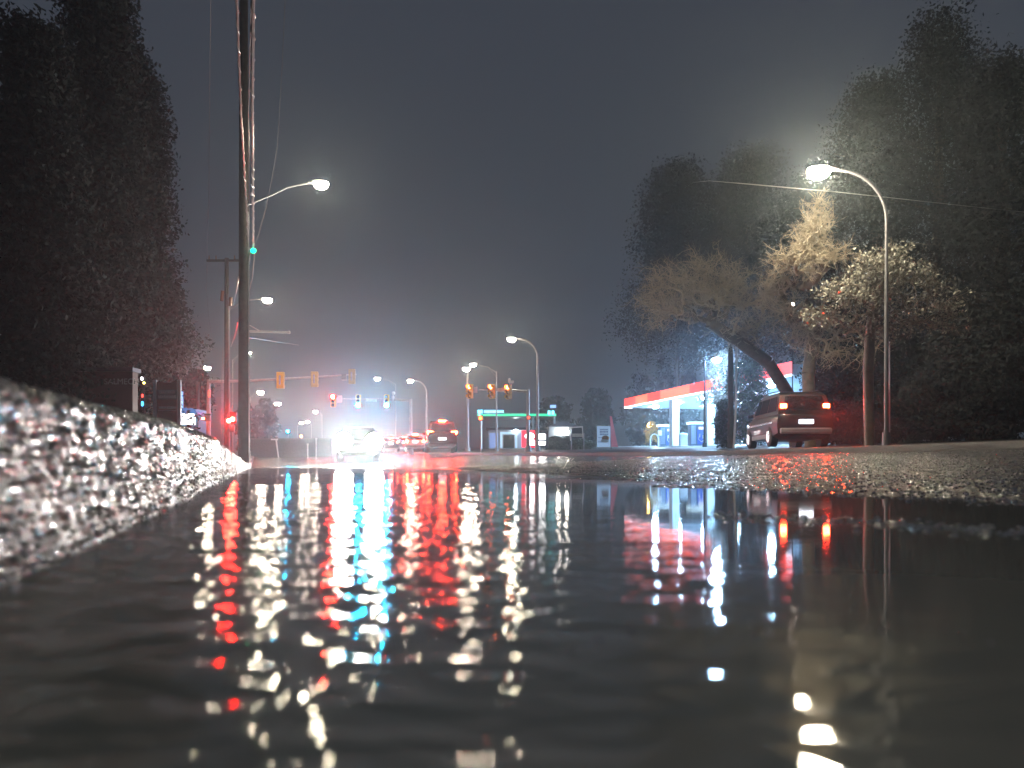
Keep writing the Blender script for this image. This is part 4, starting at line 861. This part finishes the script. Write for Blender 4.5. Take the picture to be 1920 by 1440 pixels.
# behind the fuel station and to the right
for k, (px, Y, top, w, sh, lab) in enumerate([
    (1245, 118, 672, 60, 'cone', 'faint conifer above the middle of the red canopy'),
    (1290, 122, 690, 50, 'cone', 'faint smaller conifer above the canopy next to the taller one'),
    (1200, 130, 705, 60, 'round', 'faint rounded tree over the white end of the canopy'),
    (1120, 128, 735, 70, 'round', 'faint low tree above the pale blue poster'),
    (1040, 135, 750, 80, 'round', 'faint low tree behind the blue lit box')]):
    leafy(px, Y, top, w, lab, 40+k, size=.4, n=170, per=34, shape=sh, bottom=.05, name='distant_tree', group='faint trees behind the fuel stations')
for k, (px, Y, top, w, sh, lab) in enumerate([
    (1270, 108, 330, 230, 'round', 'tall dark tree looming behind the broad bare tree'),
    (1400, 104, 300, 230, 'round', 'tall dark tree behind the leaning trunk'),
    (1530, 74, 330, 200, 'round', 'dark evergreen behind the bright twisted branches'),
    (1640, 38, 160, 210, 'round', 'dark evergreen rising behind the near lamp pole'),
    (1760, 34, 40, 260, 'round', 'huge dark evergreen past the near lamp pole'),
    (1880, 28, 120, 260, 'round', 'huge dark evergreen at the very edge of the grove'),
    (1590, 36, 600, 190, 'round', 'low dark evergreen filling the gap behind the departing car'),
    (1700, 31, 640, 190, 'round', 'low dark evergreen behind the thin post'),
    (1830, 26, 600, 200, 'round', 'low dark evergreen at the edge of the grove')]):
    leafy(px, Y, top, w, lab, 60+k, size=.22 if Y > 90 else .15 if Y > 45 else .085, n=340, per=110, shape=sh, bottom=.32 if k < 3 else .04, trunk=.35, group='dark evergreens of the grove')
leafy(1405, 56, 668, 95, 'dense laurel with blue green glints behind the wooden pole', 81, m=M['leaf_wet'], size=.10, n=260, per=40, bottom=.05, name='laurel_tree', trunk=.12)
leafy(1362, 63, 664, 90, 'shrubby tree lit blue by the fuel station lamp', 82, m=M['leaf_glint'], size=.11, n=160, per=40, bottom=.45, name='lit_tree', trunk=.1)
leafy(1358, 38, 752, 44, 'dark bush at the foot of the wooden pole', 83, m=M['leaf'], size=.06, n=150, per=40, bottom=.02, name='bush', trunk=.06, cat='bush')
leafy(1222, 99, 793, 34, 'small yellow tree glowing from the amber lamp in it', 84, m=M['leaf_autumn'], size=.09, n=90, per=22, bottom=.2, name='yellow_tree', trunk=.07)
leafy(1075, 68, 824, 90, 'low dark hedge bank between the lit sign and the poster', 85, m=M['leaf'], size=.08, n=260, per=40, bottom=.02, name='hedge_bush', trunk=.05, cat='hedge')
leafy(1040, 72, 822, 50, 'low dark hedge clump behind the lit red sign', 86, m=M['leaf'], size=.08, n=160, per=40, bottom=.02, name='hedge_bush', trunk=.05, cat='hedge')

# ------------------------------------------------------------------ haze: damp night air that carries the glow of the lamps
hz_ = MB().box((20, 128, 24), (420, 268, 53)).build('haze', bpy.data.materials.new('haze_air')); tag(hz_, 'thin damp night mist filling the air around the lamps', 'haze', kind='stuff')
m = hz_.data.materials[0]; m.use_nodes = True; nt = m.node_tree; nt.nodes.clear(); out = nt.nodes.new('ShaderNodeOutputMaterial'); pv = nt.nodes.new('ShaderNodeVolumePrincipled')
pv.inputs['Color'].default_value = (.78, .91, 1., 1); pv.inputs['Density'].default_value = .0020; pv.inputs['Anisotropy'].default_value = .82
nt.links.new(pv.outputs['Volume'], out.inputs['Volume'])

sp = MB()
for cx_, cy_, cz_, a_, b_, c_ in ((1530, 806, 24.5, 1.7, 1.2, .62), (1600, 804, 23.5, 1.5, 1.2, .66), (1665, 812, 22.5, 1.3, 1.1, .5), (1580, 790, 24, 1.1, .9, .7)):
    c = P(cx_, cy_, cz_); sp = MB().ell(c, (a_, b_, c_), 20, 12)
    o = sp.build('spray_mist', M.setdefault('spray', bpy.data.materials.new('road_spray')), smooth=True); tag(o, 'brownish cloud of spray thrown up behind the departing car', 'mist', kind='stuff')
m = M['spray']; m.use_nodes = True; nt = m.node_tree; nt.nodes.clear(); out = nt.nodes.new('ShaderNodeOutputMaterial'); pv = nt.nodes.new('ShaderNodeVolumePrincipled')
pv.inputs['Color'].default_value = (.9, .82, .75, 1); pv.inputs['Density'].default_value = .016; pv.inputs['Anisotropy'].default_value = .2
nt.links.new(pv.outputs['Volume'], out.inputs['Volume'])
